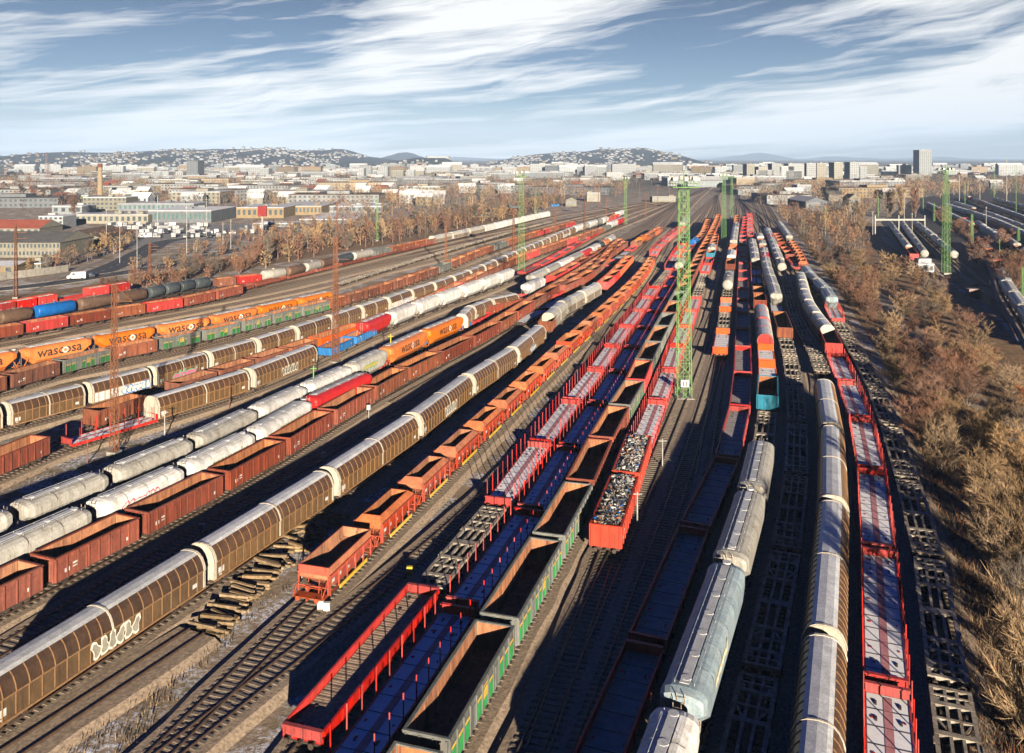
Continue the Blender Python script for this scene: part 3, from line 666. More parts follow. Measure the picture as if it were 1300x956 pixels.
# ------------------------------------------------------------------ tracks and trains
class Path:
    def __init__(s, pts):
        s.k = []
        P = [pts[0]]
        for q in pts[1:]:
            if hypot(q[0]-P[-1][0], q[1]-P[-1][1]) > .5: P.append(q)
        a0 = (2*P[0][0]-P[1][0], 2*P[0][1]-P[1][1]); a1 = (2*P[-1][0]-P[-2][0], 2*P[-1][1]-P[-2][1])
        Q = [a0]+P+[a1]; s.pts = []; 
        for i in range(1, len(Q)-2):
            d = hypot(Q[i+1][0]-Q[i][0], Q[i+1][1]-Q[i][1]); n = max(2, int(d/4))
            # centripetal-like tangents limited by chord
            def tan(a, b, c):
                d1 = hypot(b[0]-a[0], b[1]-a[1]); d2 = hypot(c[0]-b[0], c[1]-b[1])
                return tuple(((b[j]-a[j])/d1*d2+(c[j]-b[j])/d2*d1)/(d1+d2) for j in (0, 1))
            t0 = tan(Q[i-1], Q[i], Q[i+1]); t1 = tan(Q[i], Q[i+1], Q[i+2])
            for k in range(n):
                t = k/n; h00 = 2*t**3-3*t*t+1; h10 = t**3-2*t*t+t; h01 = -2*t**3+3*t*t; h11 = t**3-t*t
                s.pts.append(tuple(h00*Q[i][j]+h10*d*t0[j]+h01*Q[i+1][j]+h11*d*t1[j] for j in (0, 1)))
            s.k.append(None)
        s.pts.append(P[-1]); s.acc = [0]
        for a, b in zip(s.pts, s.pts[1:]): s.acc.append(s.acc[-1]+hypot(b[0]-a[0], b[1]-a[1]))
    def at(s, d):
        if d <= 0:
            a, b = s.pts[0], s.pts[1]; l = hypot(b[0]-a[0], b[1]-a[1]); return (a[0]+(b[0]-a[0])/l*d, a[1]+(b[1]-a[1])/l*d)
        import bisect
        i = min(bisect.bisect_right(s.acc, d)-1, len(s.pts)-2); a, b = s.pts[i], s.pts[i+1]; l = s.acc[i+1]-s.acc[i]; t = (d-s.acc[i])/l
        return (a[0]+(b[0]-a[0])*t, a[1]+(b[1]-a[1])*t)
    def proj(s, p):
        best = (1e9, 0)
        for i in range(len(s.pts)-1):
            a, b = s.pts[i], s.pts[i+1]; dx, dy = b[0]-a[0], b[1]-a[1]; l2 = dx*dx+dy*dy
            t = max(0, min(1, ((p[0]-a[0])*dx+(p[1]-a[1])*dy)/l2)); q = (a[0]+dx*t, a[1]+dy*t); d = hypot(p[0]-q[0], p[1]-q[1])
            if d < best[0]: best = (d, s.acc[i]+t*(s.acc[i+1]-s.acc[i]))
        return best[1]
NTR = [0]
THC = (G(900, 236)); 
def build_track(path, near=-60.0, sleepers_to=330, ballast='ballast'):
    i = NTR[0]; NTR[0] += 1; zo = .03+.004*(i % 24)
    L = path.acc[-1]; root = link('railway_track', None, None, (0, 0, 0)); tag(root, kind='structure')
    bb, rr, ss = MB(ballast), MB('rail_steel'), MB('sleeper')
    prev = None; d = near
    step = 3.0
    def fr(d):
        p = path.at(d); q = path.at(d+.5); l = hypot(q[0]-p[0], q[1]-p[1]); return p, ((q[0]-p[0])/l, (q[1]-p[1])/l)
    R = random.Random(i)
    while d < L-1:
        p, t = fr(d); n = (t[1], -t[0])
        w = 1.95+R.uniform(-.12, .12)
        cur = ([(p[0]-n[0]*(w+.7), p[1]-n[1]*(w+.7), 0.0), (p[0]-n[0]*w, p[1]-n[1]*w, .26+zo), (p[0]+n[0]*w, p[1]+n[1]*w, .26+zo), (p[0]+n[0]*(w+.7), p[1]+n[1]*(w+.7), 0.0)], p, n)
        if prev:
            for k in range(3): bb.face([prev[0][k], prev[0][k+1], cur[0][k+1], cur[0][k]])
            for s_ in (-.75, .75):
                a0 = (prev[1][0]+prev[2][0]*(s_-.045), prev[1][1]+prev[2][1]*(s_-.045)); a1 = (prev[1][0]+prev[2][0]*(s_+.045), prev[1][1]+prev[2][1]*(s_+.045))
                c0 = (cur[1][0]+cur[2][0]*(s_-.045), cur[1][1]+cur[2][1]*(s_-.045)); c1 = (cur[1][0]+cur[2][0]*(s_+.045), cur[1][1]+cur[2][1]*(s_+.045))
                zt = Z0+zo*.2
                rr.face([(*a0, zt), (*a1, zt), (*c1, zt), (*c0, zt)]); rr.face([(*a1, .3), (*c1, .3), (*c1, zt), (*a1, zt)]); rr.face([(*a0, .3), (*a0, zt), (*c0, zt), (*c0, .3)])
        prev = cur
        d += step if p[1] < 500 else 12
    d = near
    while d < L-1:
        p, t = fr(d)
        if p[1] > sleepers_to: break
        if p[1] > 25 and abs(p[0]) < p[1]*.75+12:
            n = (t[1], -t[0]); j = R.uniform(-.05, .05); hw = 1.28; z = .31+zo+R.uniform(0, .02)
            c = [(p[0]+n[0]*a+t[0]*b_+n[0]*j, p[1]+n[1]*a+t[1]*b_+n[1]*j) for a, b_ in ((-hw, -.13), (hw, -.13), (hw, .13), (-hw, .13))]
            ss.face([(*q, z) for q in c])
            ss.face([(*c[0], z-.1), (*c[1], z-.1), (*c[1], z), (*c[0], z)]); 
        d += .68
    link('ballast_bed', bb.mesh('ballast_bed'), root); link('rail', rr.mesh('rail'), root)
    if ss.f: link('sleeper', ss.mesh('sleeper'), root)
    return root
SCRAPS = []
def key_far(spec): return G(*spec[-1][:3])[1] > G(*spec[0][:3])[1]
def train(name, group, spec, pre='', throat='L', t_far=True):
    pts = [G(x, y, h) for x, y, h, _ in spec]
    body = [pts[0]]
    for i, p in enumerate(pts[1:], 1):
        q = body[-1]
        if hypot(p[0]-q[0], p[1]-q[1]) < 11 and i < len(pts)-1: continue
        if p[1] < q[1]+1 and key_far(spec): continue
        body.append(p)
    if throat == 'L': ext = [G(872, 251), G(905, 234)]
    elif throat == 'C': ext = [G(912, 247), G(930, 232)]
    elif throat == 'R': ext = [G(938, 252), G(938, 234)]
    else: ext = []
    ext = [e for e in ext if e[1] > body[-1][1]+40]
    path = Path(body+ext)
    build_track(path)
    marks = []
    for (x, y, h, code), p in zip(spec, pts):
        if code is not None: marks.append((path.proj(p), code))
    ws = []
    d = marks[0][0]; back = []
    for c in reversed(pre.split()):
        L = CODES[c][1]; back.append((c, d-L, d)); d -= L
    ws += back[::-1]
    for (d0, code), (d1, _) in zip(marks, marks[1:]):
        cs = code.split()
        if not cs: continue
        tot = sum(CODES[c][1] if c != '-' else 12 for c in cs); d = d0
        for c in cs:
            L = (CODES[c][1] if c != '-' else 12)*(d1-d0)/tot
            if c != '-': ws.append((c, d, d+L))
            d += L
    n = 0
    for c, a, b in ws:
        p0, p1 = path.at(a), path.at(b)
        m = ((p0[0]+p1[0])/2, (p0[1]+p1[1])/2)
        sx = CX+F*p1[0]/max(1, p1[1]); sy = HY+F*H/max(5, p1[1]); sx0 = CX+F*p0[0]/max(5, p0[1])
        if (sx < -15 and sx0 < -15) or (sx > 1320 and sx0 > 1320) or sy-60 > 956: continue
        o, cc, rz, L = place_wagon(c, p0, p1, f"{CODES[c][3]}, {ordn(n)} in {name}", group)
        if c == 'gs': SCRAPS.append((cc, rz, L, n))
        n += 1
    return path
exec_marker = 1
T = {}
mat('ballast', (0.47, 0.365, 0.26), 0.95, (0.23, 0.175, 0.13), 4.0, rnd=0, detail=9, c3=(0.55,0.47,0.38), bump=.45, wear=1.1)
def TR(key, *a, **k): T[key] = train(*a, **k)
f8 = ' '.join(['f']*8)
TR('R1', 'row beside the right scrub', 'wagons in the row beside the right scrub', [(1205,868,1.4,'k'),(1179,706,1.4,'k'),(1152,607,1.4,'k k'),(1112,492,1.4,'k k k'),(1064,408,1.4,'f'),(1051,381,1.6,''),(1049,377,4.2,'sb sb ss sb'),(1022,337,4.2,''),(1020,332,3.5,'o o o o o o o o'),(1004,304,3.5,''),(1001,299,4.2,'ss ss ss ss ss ss'),(989,281,4.2,'')], pre='k', throat='R')
TR('R2', 'red flat row near right scrub', 'wagons in the red flat row near the right scrub', [(1126,866,1.9,'f'),(1115.6,694.5,1.9,'f'),(1105.8,594,1.9,'f'),(1092,529,1.9,'f'),(1075,483,1.9,'f'),(1060,449,1.9,''),(1056,437,3.3,'gr'),(1048,414,3.3,''),(1046,413,4.25,'hm'),(1037,396,4.25,'hm hm hm hm'),(1016.5,345,4.25,''),(1013,341,1.5,'f f'),(1000,326,1.5,''),(999,323,3.3,'gb gr l gb gr gr'),(985.5,296,3.3,'')], pre='f', throat='R')
TR('R3', 'hooded row curving at right', 'wagons in the hooded row curving at right', [(1046,800,4.25,'h'),(1057,632,4.25,'h'),(1055.6,538,4.25,'h'),(1046,480,4.25,''),(1044,472,1.4,'k k'),(1027,433,1.4,'k k k'),(1010.6,402,1.4,None),(999,360,1.4,'k k'),(992,343,1.4,''),(990,334,4.2,'ts ss ss sw ss ss sr ss sw'),(974,289,4.2,'')], pre='h', throat='R')
TR('R4', 'shaded frame row', 'wagons in the shaded frame row', [(965,852,1.4,'k k k k k k'),(990.8,732,1.4,None),(1007,647.5,1.4,None),(1012,583,1.4,None),(1009,488,1.4,None),(995.4,424,1.4,''),(995,417,3.3,'gn'),(989,395,3.3,'fs'),(985,375,3.3,''),(984,373,4.2,'ss ss ss'),(975,340,4.2,'ss ss sr ss gr ss'),(967,304,4.2,'gr sw'),(964,296,4.2,'')], pre='k k', throat='R')
TR('R5', 'row headed by the blue-grey silo', 'wagons in the row headed by the blue-grey silo', [(862,893,4.1,'sb'),(925,712,4.1,'ss'),(953.5,621,4.1,'ss'),(967,558,4.1,'k'),(974.4,504,3.3,'gt'),(975,476.5,3.3,'lw lw'),(971.7,440,1.9,''),(970,425,4.25,'hr hr'),(966.3,385,4.25,''),(965,382,3.3,'gb gb'),(962.5,363,3.3,''),(961,362,1.5,'f f f'),(958.7,333,1.5,''),(957,328,4.2,'ss sw ss ss'),(955,303,4.2,''),(953,300,1.5,f8),(951,272,1.5,'')], pre='sw', throat='R')
TR('R6', 'shaded low-sided red row', 'wagons in the shaded low-sided red row', [(820,813,1.9,'l'),(881,668,1.9,'l'),(923,580,1.9,'l'),(939,515.5,1.9,'l'),(942.7,473,1.9,'l'),(943,440,1.9,'l l'),(943,396,1.9,'l l l l'),(943.5,343,1.9,'l l l l l l'),(943,299,1.9,'l l l l l l'),(946,275,1.9,'')], pre='l l', throat='R')
TR('R7', 'short row beyond the tall mast', 'wagons in the short row beyond the tall green mast', [(914,446,1.9,'lw'),(918,420,1.9,''),(919,419,1.4,'k'),(920.5,396,1.4,'lw'),(922,383,1.4,'k'),(925,358,1.4,''),(925,356,4.2,'ts fs gb sw gr lw ss ss ss sw ss gb gb gb gb'),(936,273,3.3,'')], throat='R')
TR('C1', 'scrap gondola row', 'wagons in the scrap gondola row', [(767.5,671,3.3,'gs'),(793.7,602,3.3,'gs'),(812,551,3.3,'f'),(834.8,507,1.9,'f'),(850,467.8,1.9,'f'),(860,436.8,1.9,'f'),(870.8,412.4,1.9,'f'),(877.7,392.8,1.9,'f'),(883.6,376.5,1.9,'k k'),(894,345,1.9,'f'),(898.5,334,1.9,'l gt'),(903,317,3.3,'ss gb gb gb go'),(908,297,3.3,'')], throat='C')
TR('C2', 'green and brown gondola row', 'wagons in the green and brown gondola row', [(631,787,3.3,'gg'),(695,682,3.3,'gg'),(735.5,611.5,3.3,'gb'),(762,556.5,3.3,'gb'),(785.6,515,3.3,'gg'),(806,482.5,3.3,'gr'),(817,457,3.3,'gg'),(829,434,3.3,'gg gG gb gG gg gb gn gb'),(881.7,335,3.3,'gb gn gb go gb gb gn gb go gb gn gb gb gb gn gb go'),(912,272.5,3.3,'')], pre='gg gg', throat='C')
TR('C3', 'blue-shaded flat row', 'wagons in the blue-shaded flat row', [(584,766,1.9,'f'),(672,644.6,1.9,'f'),(722,565,1.9,'f'),(758.6,510,1.9,'f'),(784,470,1.9,'f'),(802.4,439,1.9,'f'),(817.6,414.6,1.9,'f'),(829,394,1.9,'f'),(839.7,378,1.9,'f'),(849,363,1.9,'f'),(855.6,351,1.9,'f'),(861.5,342,1.9,'ts f f f'),(879,311,1.9,'tb'),(884,301,4.0,'gb gn gb gb go gb gb gb'),(899,278,3.3,'')], pre='f f', throat='C')
TR('C4', 'frosted red flat row', 'wagons in the frosted red flat row', [(541,748,1.4,'k'),(630,641,1.4,'f'),(685,560,1.9,'f'),(725,506.5,1.9,'f'),(756,467,1.9,'f'),(777,437,1.9,'f'),(794.6,412.5,1.9,'f'),(811,392.5,1.9,'f'),(822,376,1.9,'f'),(831,363,1.9,'k k'),(849,341,1.9,'f f'),(858,324,1.9,'f f'),(868,309,1.9,'')], pre='lo', throat='C')
TR('C5', 'orange hopper row', 'wagons in the orange hopper row', [(389,727,3.5,'oo '+' '.join(['o']*8)+' oo '+' '.join(['o']*13)),(694,453,3.5,None),(826,326,3.5,''),(829,323,1.9,' '.join(['f']*7)),(866,288,1.9,'ss'),(873,281,1.9,'')], throat='C')
TR('C6', 'long brown hooded row', 'wagons in the long brown hooded row', [(249,694,4.25,'h'),(412,595.5,4.25,'h'),(521.5,525.4,4.25,'hG'),(590.8,475.5,4.25,'h'),(648.7,440.6,4.25,'hH'),(685,412,4.25,''),(687,409,3.3,'gn'),(701,396,3.3,''),(702,398,4.25,'hm hm hm'),(757.5,358.5,4.25,''),(758,358,3.3,'gr gr go go go'),(798.7,325,3.3,'')], pre='hG', throat='L')
TR('C6b', 'shaded frosty row', 'wagons in the shaded frosty row', [(655,411,1.4,'fs fs'),(717,377,1.4,''),(757,347,1.4,'fs l fs fs l'),(805,313.6,1.4,'gn to gn gn go gn'),(838,290,2.5,'')], throat='L')
TR('C7', 'brown gondola row', 'wagons in the brown gondola row', [(46,711,3.3,'gb'),(172,653,3.3,'gb'),(273.5,599.5,3.3,'gb'),(351.5,557.5,3.3,'gb'),(413,521,3.3,'gb'),(466,491,3.3,'gn'),(509,467,3.3,'gn'),(552,446.5,3.3,'gb'),(593.6,427,3.3,'gb gn gb gn'),(687,372,3.3,'gb gn gb gb gn'),(750,333.6,3.3,'gn gb gn gb gn'),(793,306,3.3,'')], pre='gb gb', throat='L')
TR('C8', 'white silo row', 'wagons in the white silo row', [(112,641,4.2,'sp'),(228,590,4.2,'sT'),(317,547,4.2,'sT'),(388,507,4.2,'sr'),(466,472,4.2,''),(472,469,1.5,'l'),(507,455,1.5,'lb lb'),(593,410,1.5,'l'),(618,398,1.5,'gb gn gb'),(660,378,3.3,'l gb gb gn gb gn gb gb gn gb'),(788,303,3.3,'')], pre='ss', throat='L')
TR('C9', 'silver silo row', 'wagons in the silver silo row', [(14,643,4.2,'ss'),(140,598.5,4.2,'ss'),(240,555,4.2,'ss'),(320,518,4.2,'sw'),(384,489,4.2,'sw'),(441,464,4.2,'sg'),(485.5,443,4.2,'so'),(536,420,4.2,'so'),(583,401,4.2,''),(586,405,1.5,'fs'),(605,398,1.5,''),(606,400,4.25,'hs hs hs'),(655,372,4.25,'l'),(666,362,4.2,'sw'),(688,352,4.2,''),(690,354,2.5,'gr gr gb gb gn gb'),(770,309,3.3,'')], pre='ss', throat='L')
TR('C10', 'tan silo row', 'wagons in the tan silo row', [(672,350,4.2,'ss ss sw ss sr sw'),(758.6,309,4.2,'tg to ss'),(778,298.5,4.2,'')], throat='L')
TR('L1', 'row behind the silver silos', 'wagons in the row behind the silver silos', [(-40,590,3.3,None),(70,554,3.3,''),(77.5,563,1.4,'f'),(197,528,1.4,''),(193,506,4.25,'h'),(311.5,468.6,4.25,'hG'),(396,437,4.25,''),(402,441,2.8,'gB gB'),(471,414,2.8,''),(473,412,4.2,'sr'),(506,398,4.2,'sw sw sw sw sw sw'),(649,341,4.2,''),(654,345,1.9,' '.join(['l']*8)),(764,292,1.9,'gG sw sr'),(790,279,3,'')], pre='gb', throat='L')
TR('L2', 'gondola row between hooded rows', 'wagons in the gondola row between hooded rows', [(110.8,522.6,3.3,'gn'),(182.8,500.5,3.3,'-'),(215,488,3.3,'gn'),(270,470.5,3.3,'gn gn gn'),(397,430,3.3,'go'),(455,411,3.3,'gn gn gn gn gr gn gn gn gn gn'),(650,328,3.3,'gn gr gn gn gn gr gn gn gn gn'),(764,289,3.3,'')], throat='L')
TR('L3', 'hooded row by open tracks', 'wagons in the hooded row by open tracks', [(105,486.6,4.25,'hW'),(188,466,4.25,'hg'),(259,446.5,4.25,'hs'),(320,430,4.25,'hs'),(370,414.5,4.25,'hs'),(416,400.3,4.25,'hs'),(454,388,4.25,'hs'),(488,377.5,4.25,'hW'),(518,367.3,4.25,'hs'),(547,358.5,4.25,'hs hs hW hs hs hs hs hs'),(674,310,4.25,'hs hs hs hs hW hs'),(728,287.5,4.25,'sw ss sw ss sw'),(770,275,4.25,'gr gr sw'),(790,267,4,'')], pre='hg hs', throat='L')
TR('L4', 'green gondola row', 'wagons in the green gondola row', [(4,476,3.3,'gn'),(69,458,3.3,'gq'),(136,442,3.3,'gn'),(197,430,3.3,'gq'),(252,419.5,3.3,'gq'),(298,408,3.3,'gq'),(340,399,3.3,'gq'),(378,390,3.3,'gq'),(414,381,3.3,'gn'),(438,375,3.3,'gn gn gn gn gn gn'),(538,344,3.3,'gn gG gn gn gn gn'),(608,317,3.3,'gn gG gn gn gn'),(680,294,3.3,'gr gn gn gr'),(728,281,3.3,'')], pre='gn', throat='L')
TR('L5', 'orange silo row', 'wagons in the orange silo row', [(22,444.5,4.2,'so'),(116,427.7,4.2,'so'),(196,414,4.2,'so'),(265,402,4.2,'so'),(324,390,4.2,'so'),(375,379.5,4.2,'so'),(420,370,4.2,'')], pre='so', throat='L')
TR('L6', 'empty frame row among open tracks', 'wagons in the empty frame row among open tracks', [(428,360,1.4,'k k k k k k'),(566,318,1.4,'k k k k k k'),(700,281,1.4,'')], throat='L')
TR('L7', 'red gondola row', 'wagons in the red gondola row', [(28,410,3.3,'gr'),(86,401,3.3,'gb'),(138,392,3.3,'gn'),(186,386,3.3,'gr'),(230,378,3.3,'gb'),(269,370,3.3,'gb'),(304,362,3.3,'')], pre='gb', throat='L')
TR('L8', 'dark red low row', 'wagons in the dark red low row', [(272,371,1.9,'ld ld ld ld ld ld ld ld ld'),(551,306,1.9,''),(554,300,4.25,'hm hm hm'),(613,286,4.25,'hw hw hw hw hw hw hw'),(696,268,4.25,'')], throat='L')
TR('L9', 'tank wagon row', 'wagons in the tank wagon row', [(-5,397,4.0,'tn'),(43,390,4.0,'tb'),(96,381,4.0,'tn'),(144,373.5,4.0,'tn'),(186,366,4.0,'tg tg tg tg'),(266,352,4.0,''),(268,353,3.5,'gn gr'),(331,345,4.0,'ts tn ts tn'),(424,326,4.0,'tg ts gG'),(494,311.5,4.0,'gn gn gn gn'),(550,300,4.0,'')], pre='tn', throat='L')
TR('L10', 'snow-loaded row at left', 'wagons in the snow-loaded row at left', [(-10,387,3.3,'gw'),(16,382.5,3.3,'gw gw'),(69,373,3.3,''),(74,382,1.5,'l'),(110,374,1.5,''),(113,367,3.3,'gw gw'),(162,358,3.3,'')], throat=None)
# far yard on the right
TR('F1', 'first far tank row', 'wagons in the far right yard', [(1161,322,3.5,'gr ts ts ts ts ts'),(1130,281,4.0,'')], throat=None)
TR('F2', 'second far tank row', 'wagons in the far right yard', [(1174,318,4.0,'ts ts ts ts ts ts'),(1146,281,4.0,'')], throat=None)
TR('F3', 'third far tank row', 'wagons in the far right yard', [(1212,319,4.0,'ts ts ts ss ss ts ts'),(1161,279,4.0,'')], throat=None)
TR('F4', 'fourth far covered row', 'wagons in the far right yard', [(1234,283,4.0,'hm hm hm hm hm hm'),(1178,257,4.0,'')], throat=None)
TR('F5', 'fifth far covered row', 'wagons in the far right yard', [(1330,307,4.0,'hm hm hm hm hm hm hm'),(1262,277,4.0,'hw hw ss hw hw hw'),(1200,258,4.0,'')], throat=None)
TR('F6', 'sixth far covered row', 'wagons in the far right yard', [(1274,301,4.0,'hw hw hw'),(1247,285,4.0,'gr l l'),(1225,274,3,'')], throat=None)
TR('F7', 'curved mixed row at right edge', 'wagons in the curved mixed row at right edge', [(1322,420,4.0,'ss'),(1300,388,4.0,'ss ss'),(1278,357,4.0,'sw gr'),(1266,329,3.5,'gs gn gs go'),(1244,302,3.5,'')], throat=None)
TR('F8', 'eighth far blue row', 'wagons in the far right yard', [(1318,280,4.0,'hm hm hm hm hm'),(1252,257,4.0,'sr ts gr ts'),(1225,247,4.0,'')], throat=None)
TR('F9', 'ninth far silver row', 'wagons in the far right yard', [(1325,266,4.0,'ts ts ts ts ts ts ts ts'),(1262,251,4.0,'')], throat=None)
TR('F10', 'tenth far mixed row', 'wagons in the far right yard', [(1325,296,4.0,'gr ss ss hw hw'),(1266,273,4.0,'ss gb ss ss'),(1212,256,4.0,'')], throat=None)
TR('F11', 'eleventh far dark row', 'wagons in the far right yard', [(1320,330,4.0,'ts ts gn ss'),(1282,303,4.0,'ss ts gb ts'),(1240,280,4.0,'')], throat=None)
# empty tracks
def ET(pts, **k): build_track(Path([G(x, y) for x, y in pts]), **k)
ET([(190,985),(545,700),(790,400),(868,272),(905,236)])
ET([(20,960),(262,800)], sleepers_to=0)
ET([(700,900),(812,640),(935,262)], near=-30)
ET([(735,985),(870,600),(913,452)])
ET([(55,800),(300,650),(640,442),(760,366)])
ET([(-60,510),(230,450),(520,372),(860,258)])
ET([(-60,493),(230,436),(520,362),(850,258)])
ET([(-60,452),(230,401),(480,349),(700,294),(860,252)])
ET([(-60,441),(300,381),(480,340),(700,288),(860,250)])
ET([(-60,433),(300,374),(560,315),(860,248)])
for q in (0, 1, 2): ET([(968+q*12, 300-q*4), (962+q*8, 268), (955+q*6, 250)], near=-8)
# ------------------------------------------------------------------ ground and structures
def ground_mat():
    m = bpy.data.materials.new('yard_ground'); m.use_nodes = True; nt = m.node_tree; N = nt.nodes; L = nt.links; b = N['Principled BSDF']
    b.inputs['Roughness'].default_value = 0.95; b.inputs['Specular IOR Level'].default_value = 0.15
    tc = N.new('ShaderNodeTexCoord')
    def noise(sc, det=6, rough=.6):
        n = N.new('ShaderNodeTexNoise'); n.inputs['Scale'].default_value = sc; n.inputs['Detail'].default_value = det; n.inputs['Roughness'].default_value = rough
        L.new(tc.outputs['Object'], n.inputs['Vector']); return n
    def ramp(src, *st):
        r = N.new('ShaderNodeValToRGB'); e = r.color_ramp.elements
        e[0].position, e[0].color = st[0][0], (*st[0][1], 1); e[1].position, e[1].color = st[-1][0], (*st[-1][1], 1)
        for p, c in st[1:-1]: q = e.new(p); q.color = (*c, 1)
        L.new(src, r.inputs['Fac']); return r.outputs['Color']
    def mix(fac, a, b_):
        x = N.new('ShaderNodeMixRGB'); L.new(fac, x.inputs[0]); L.new(a, x.inputs[1]); L.new(b_, x.inputs[2]); return x.outputs[0]
    base = ramp(noise(.45, 10, .7).outputs['Fac'], (.32, (.17,.128,.09)), (.5, (.31,.24,.17)), (.68, (.43,.345,.25)))
    fine = ramp(noise(3.5, 8, .75).outputs['Fac'], (.35, (.15,.11,.075)), (.7, (.5,.375,.25)))
    x = N.new('ShaderNodeMixRGB'); x.inputs[0].default_value = .45; L.new(base, x.inputs[1]); L.new(fine, x.inputs[2]); cur = x.outputs[0]
    gm = ramp(noise(.10, 6, .7).outputs['Fac'], (.52, (0,0,0)), (.64, (.8,.8,.8)))
    gc = ramp(noise(1.2, 8, .7).outputs['Fac'], (.35, (.055,.06,.022)), (.65, (.13,.13,.055)))
    cur = mix(gm, cur, gc)
    mm = N.new('ShaderNodeMath'); mm.operation = 'MULTIPLY'
    L.new(ramp(noise(.16, 6, .7).outputs['Fac'], (.47, (0,0,0)), (.58, (1,1,1))), mm.inputs[0]); L.new(ramp(noise(2.2, 9, .8).outputs['Fac'], (.48, (0,0,0)), (.55, (1,1,1))), mm.inputs[1])
    w = N.new('ShaderNodeRGB'); w.outputs[0].default_value = (.72,.76,.85,1)
    cur = mix(mm.outputs[0], cur, w.outputs[0])
    # town and fields further out: large brown, olive and grey parcels
    far = ramp(noise(.006, 8, .75).outputs['Fac'], (.35, (.10,.085,.07)), (.45, (.16,.13,.10)), (.52, (.10,.10,.06)), (.60, (.22,.20,.18)), (.70, (.13,.11,.085)))
    ln = N.new('ShaderNodeVectorMath'); ln.operation = 'LENGTH'; L.new(tc.outputs['Object'], ln.inputs[0])
    mr = N.new('ShaderNodeMapRange'); mr.inputs['From Min'].default_value = 700; mr.inputs['From Max'].default_value = 1300; L.new(ln.outputs['Value'], mr.inputs['Value'])
    cur = mix(mr.outputs[0], cur, far)
    L.new(cur, b.inputs['Base Color'])
    bp = N.new('ShaderNodeBump'); bp.inputs['Strength'].default_value = .7; bp.inputs['Distance'].default_value = .25
    L.new(noise(2.2, 9, .75).outputs['Fac'], bp.inputs['Height']); L.new(bp.outputs[0], b.inputs['Normal'])
    return m
MATS['yard_ground'] = ground_mat()
g = MB('yard_ground')
xs = [-24000, -6000, -2000, -700, -300, -100, 100, 300, 700, 2000, 6000, 24000]; ys = [-600, -60, 100, 300, 700, 1500, 4000, 10000, 30000]
for a in range(len(xs)-1):
    for b in range(len(ys)-1): g.face([(xs[a], ys[b], 0), (xs[a+1], ys[b], 0), (xs[a+1], ys[b+1], 0), (xs[a], ys[b+1], 0)])
tag(link('ground', g.mesh('ground')), kind='structure')
def sheet(name, pts, m, z):
    b = MB(m); b.face([(*G(x, y), z) for x, y in pts]); tag(link(name, b.mesh(name)), kind='structure')
mat('asphalt', (0.075, 0.08, 0.088), 0.85, (0.05, 0.053, 0.06), .4, rnd=0, detail=8)
mat('yard_bed_dark', (0.06, 0.055, 0.055), 0.95, (0.03, 0.028, 0.03), 1.2, rnd=0, detail=9)
mat('dry_grass', (0.32, 0.20, 0.10), 0.95, (0.15, 0.10, 0.055), .5, rnd=0, detail=9, c3=(0.33,0.24,0.13), bump=.6)
mat('lot_paving', (0.30, 0.30, 0.29), 0.9, (0.20, 0.20, 0.20), .3, rnd=0)
mat('path_gravel', (0.36, 0.31, 0.25), 0.95, (0.26, 0.22, 0.18), 1.0, rnd=0)
def ribbon(name, pts, w, m, z, kerb=False, line=False):
    P = Path([G(x, y) for x, y in pts]); b = MB(m, 'concrete', 'letter_white'); d = 0; prev = None
    while d < P.acc[-1]:
        p = P.at(d); q = P.at(d+1); l = hypot(q[0]-p[0], q[1]-p[1]); n = ((q[1]-p[1])/l, -(q[0]-p[0])/l)
        cur = (p, n)
        if prev:
            def pt(c, s, zz): return (c[0][0]+c[1][0]*s, c[0][1]+c[1][1]*s, zz)
            b.face([pt(prev, -w, z), pt(prev, w, z), pt(cur, w, z), pt(cur, -w, z)])
            if kerb:
                for s_ in (-w, w):
                    a, c = (s_-.1, s_+.1)
                    b.face([pt(prev, a, z+.12), pt(prev, c, z+.12), pt(cur, c, z+.12), pt(cur, a, z+.12)], 1); b.face([pt(prev, a, 0), pt(prev, a, z+.12), pt(cur, a, z+.12), pt(cur, a, 0)], 1); b.face([pt(prev, c, z+.12), pt(prev, c, 0), pt(cur, c, 0), pt(cur, c, z+.12)], 1)
            if line and int(d/4) % 2 == 0: b.face([pt(prev, -.08, z+.006), pt(prev, .08, z+.006), pt(cur, .08, z+.006), pt(cur, -.08, z+.006)], 2)
        prev = cur; d += 4
    tag(link(name, b.mesh(name)), kind='structure'); return P
ribbon('road', [(-60,373),(60,361),(120,352),(185,342),(260,326),(330,312),(400,296),(470,280)], 4.2, 'asphalt', .05, True, True)
ribbon('road', [(112,351),(150,336),(186,318),(215,306),(300,296)], 4.5, 'asphalt', .058, True, True)
ribbon('path', [(40,358),(100,341),(140,330)], 2.2, 'path_gravel', .03)
sheet('pavement', [(130,318),(300,302),(330,284),(150,288)], 'lot_paving', .02)
ribbon('path', [(1300,560),(1235,505),(1180,440),(1140,400),(1090,350),(1060,318),(1045,290)], 1.8, 'path_gravel', .03)
ribbon('path', [(1215,340),(1150,320),(1120,300)], 2.0, 'path_gravel', .034)
ribbon('road', [(1330,415),(1240,362),(1175,330),(1128,327),(1100,300)], 1.6, 'asphalt', .026)
sheet('yard_bed', [(1330,470),(1268,400),(1200,352),(1155,330),(1118,282),(1160,252),(1250,240),(1420,262)], 'yard_bed_dark', .012)  # one darker ground sheet under the far right sidings
sheet('scrub_ground', [(1262,985),(1235,860),(1205,680),(1165,560),(1120,455),(1075,385),(1030,320),(990,270),(1060,262),(1120,290),(1150,328),(1200,355),(1262,402),(1330,480),(1480,700),(1480,985)], 'dry_grass', .008)
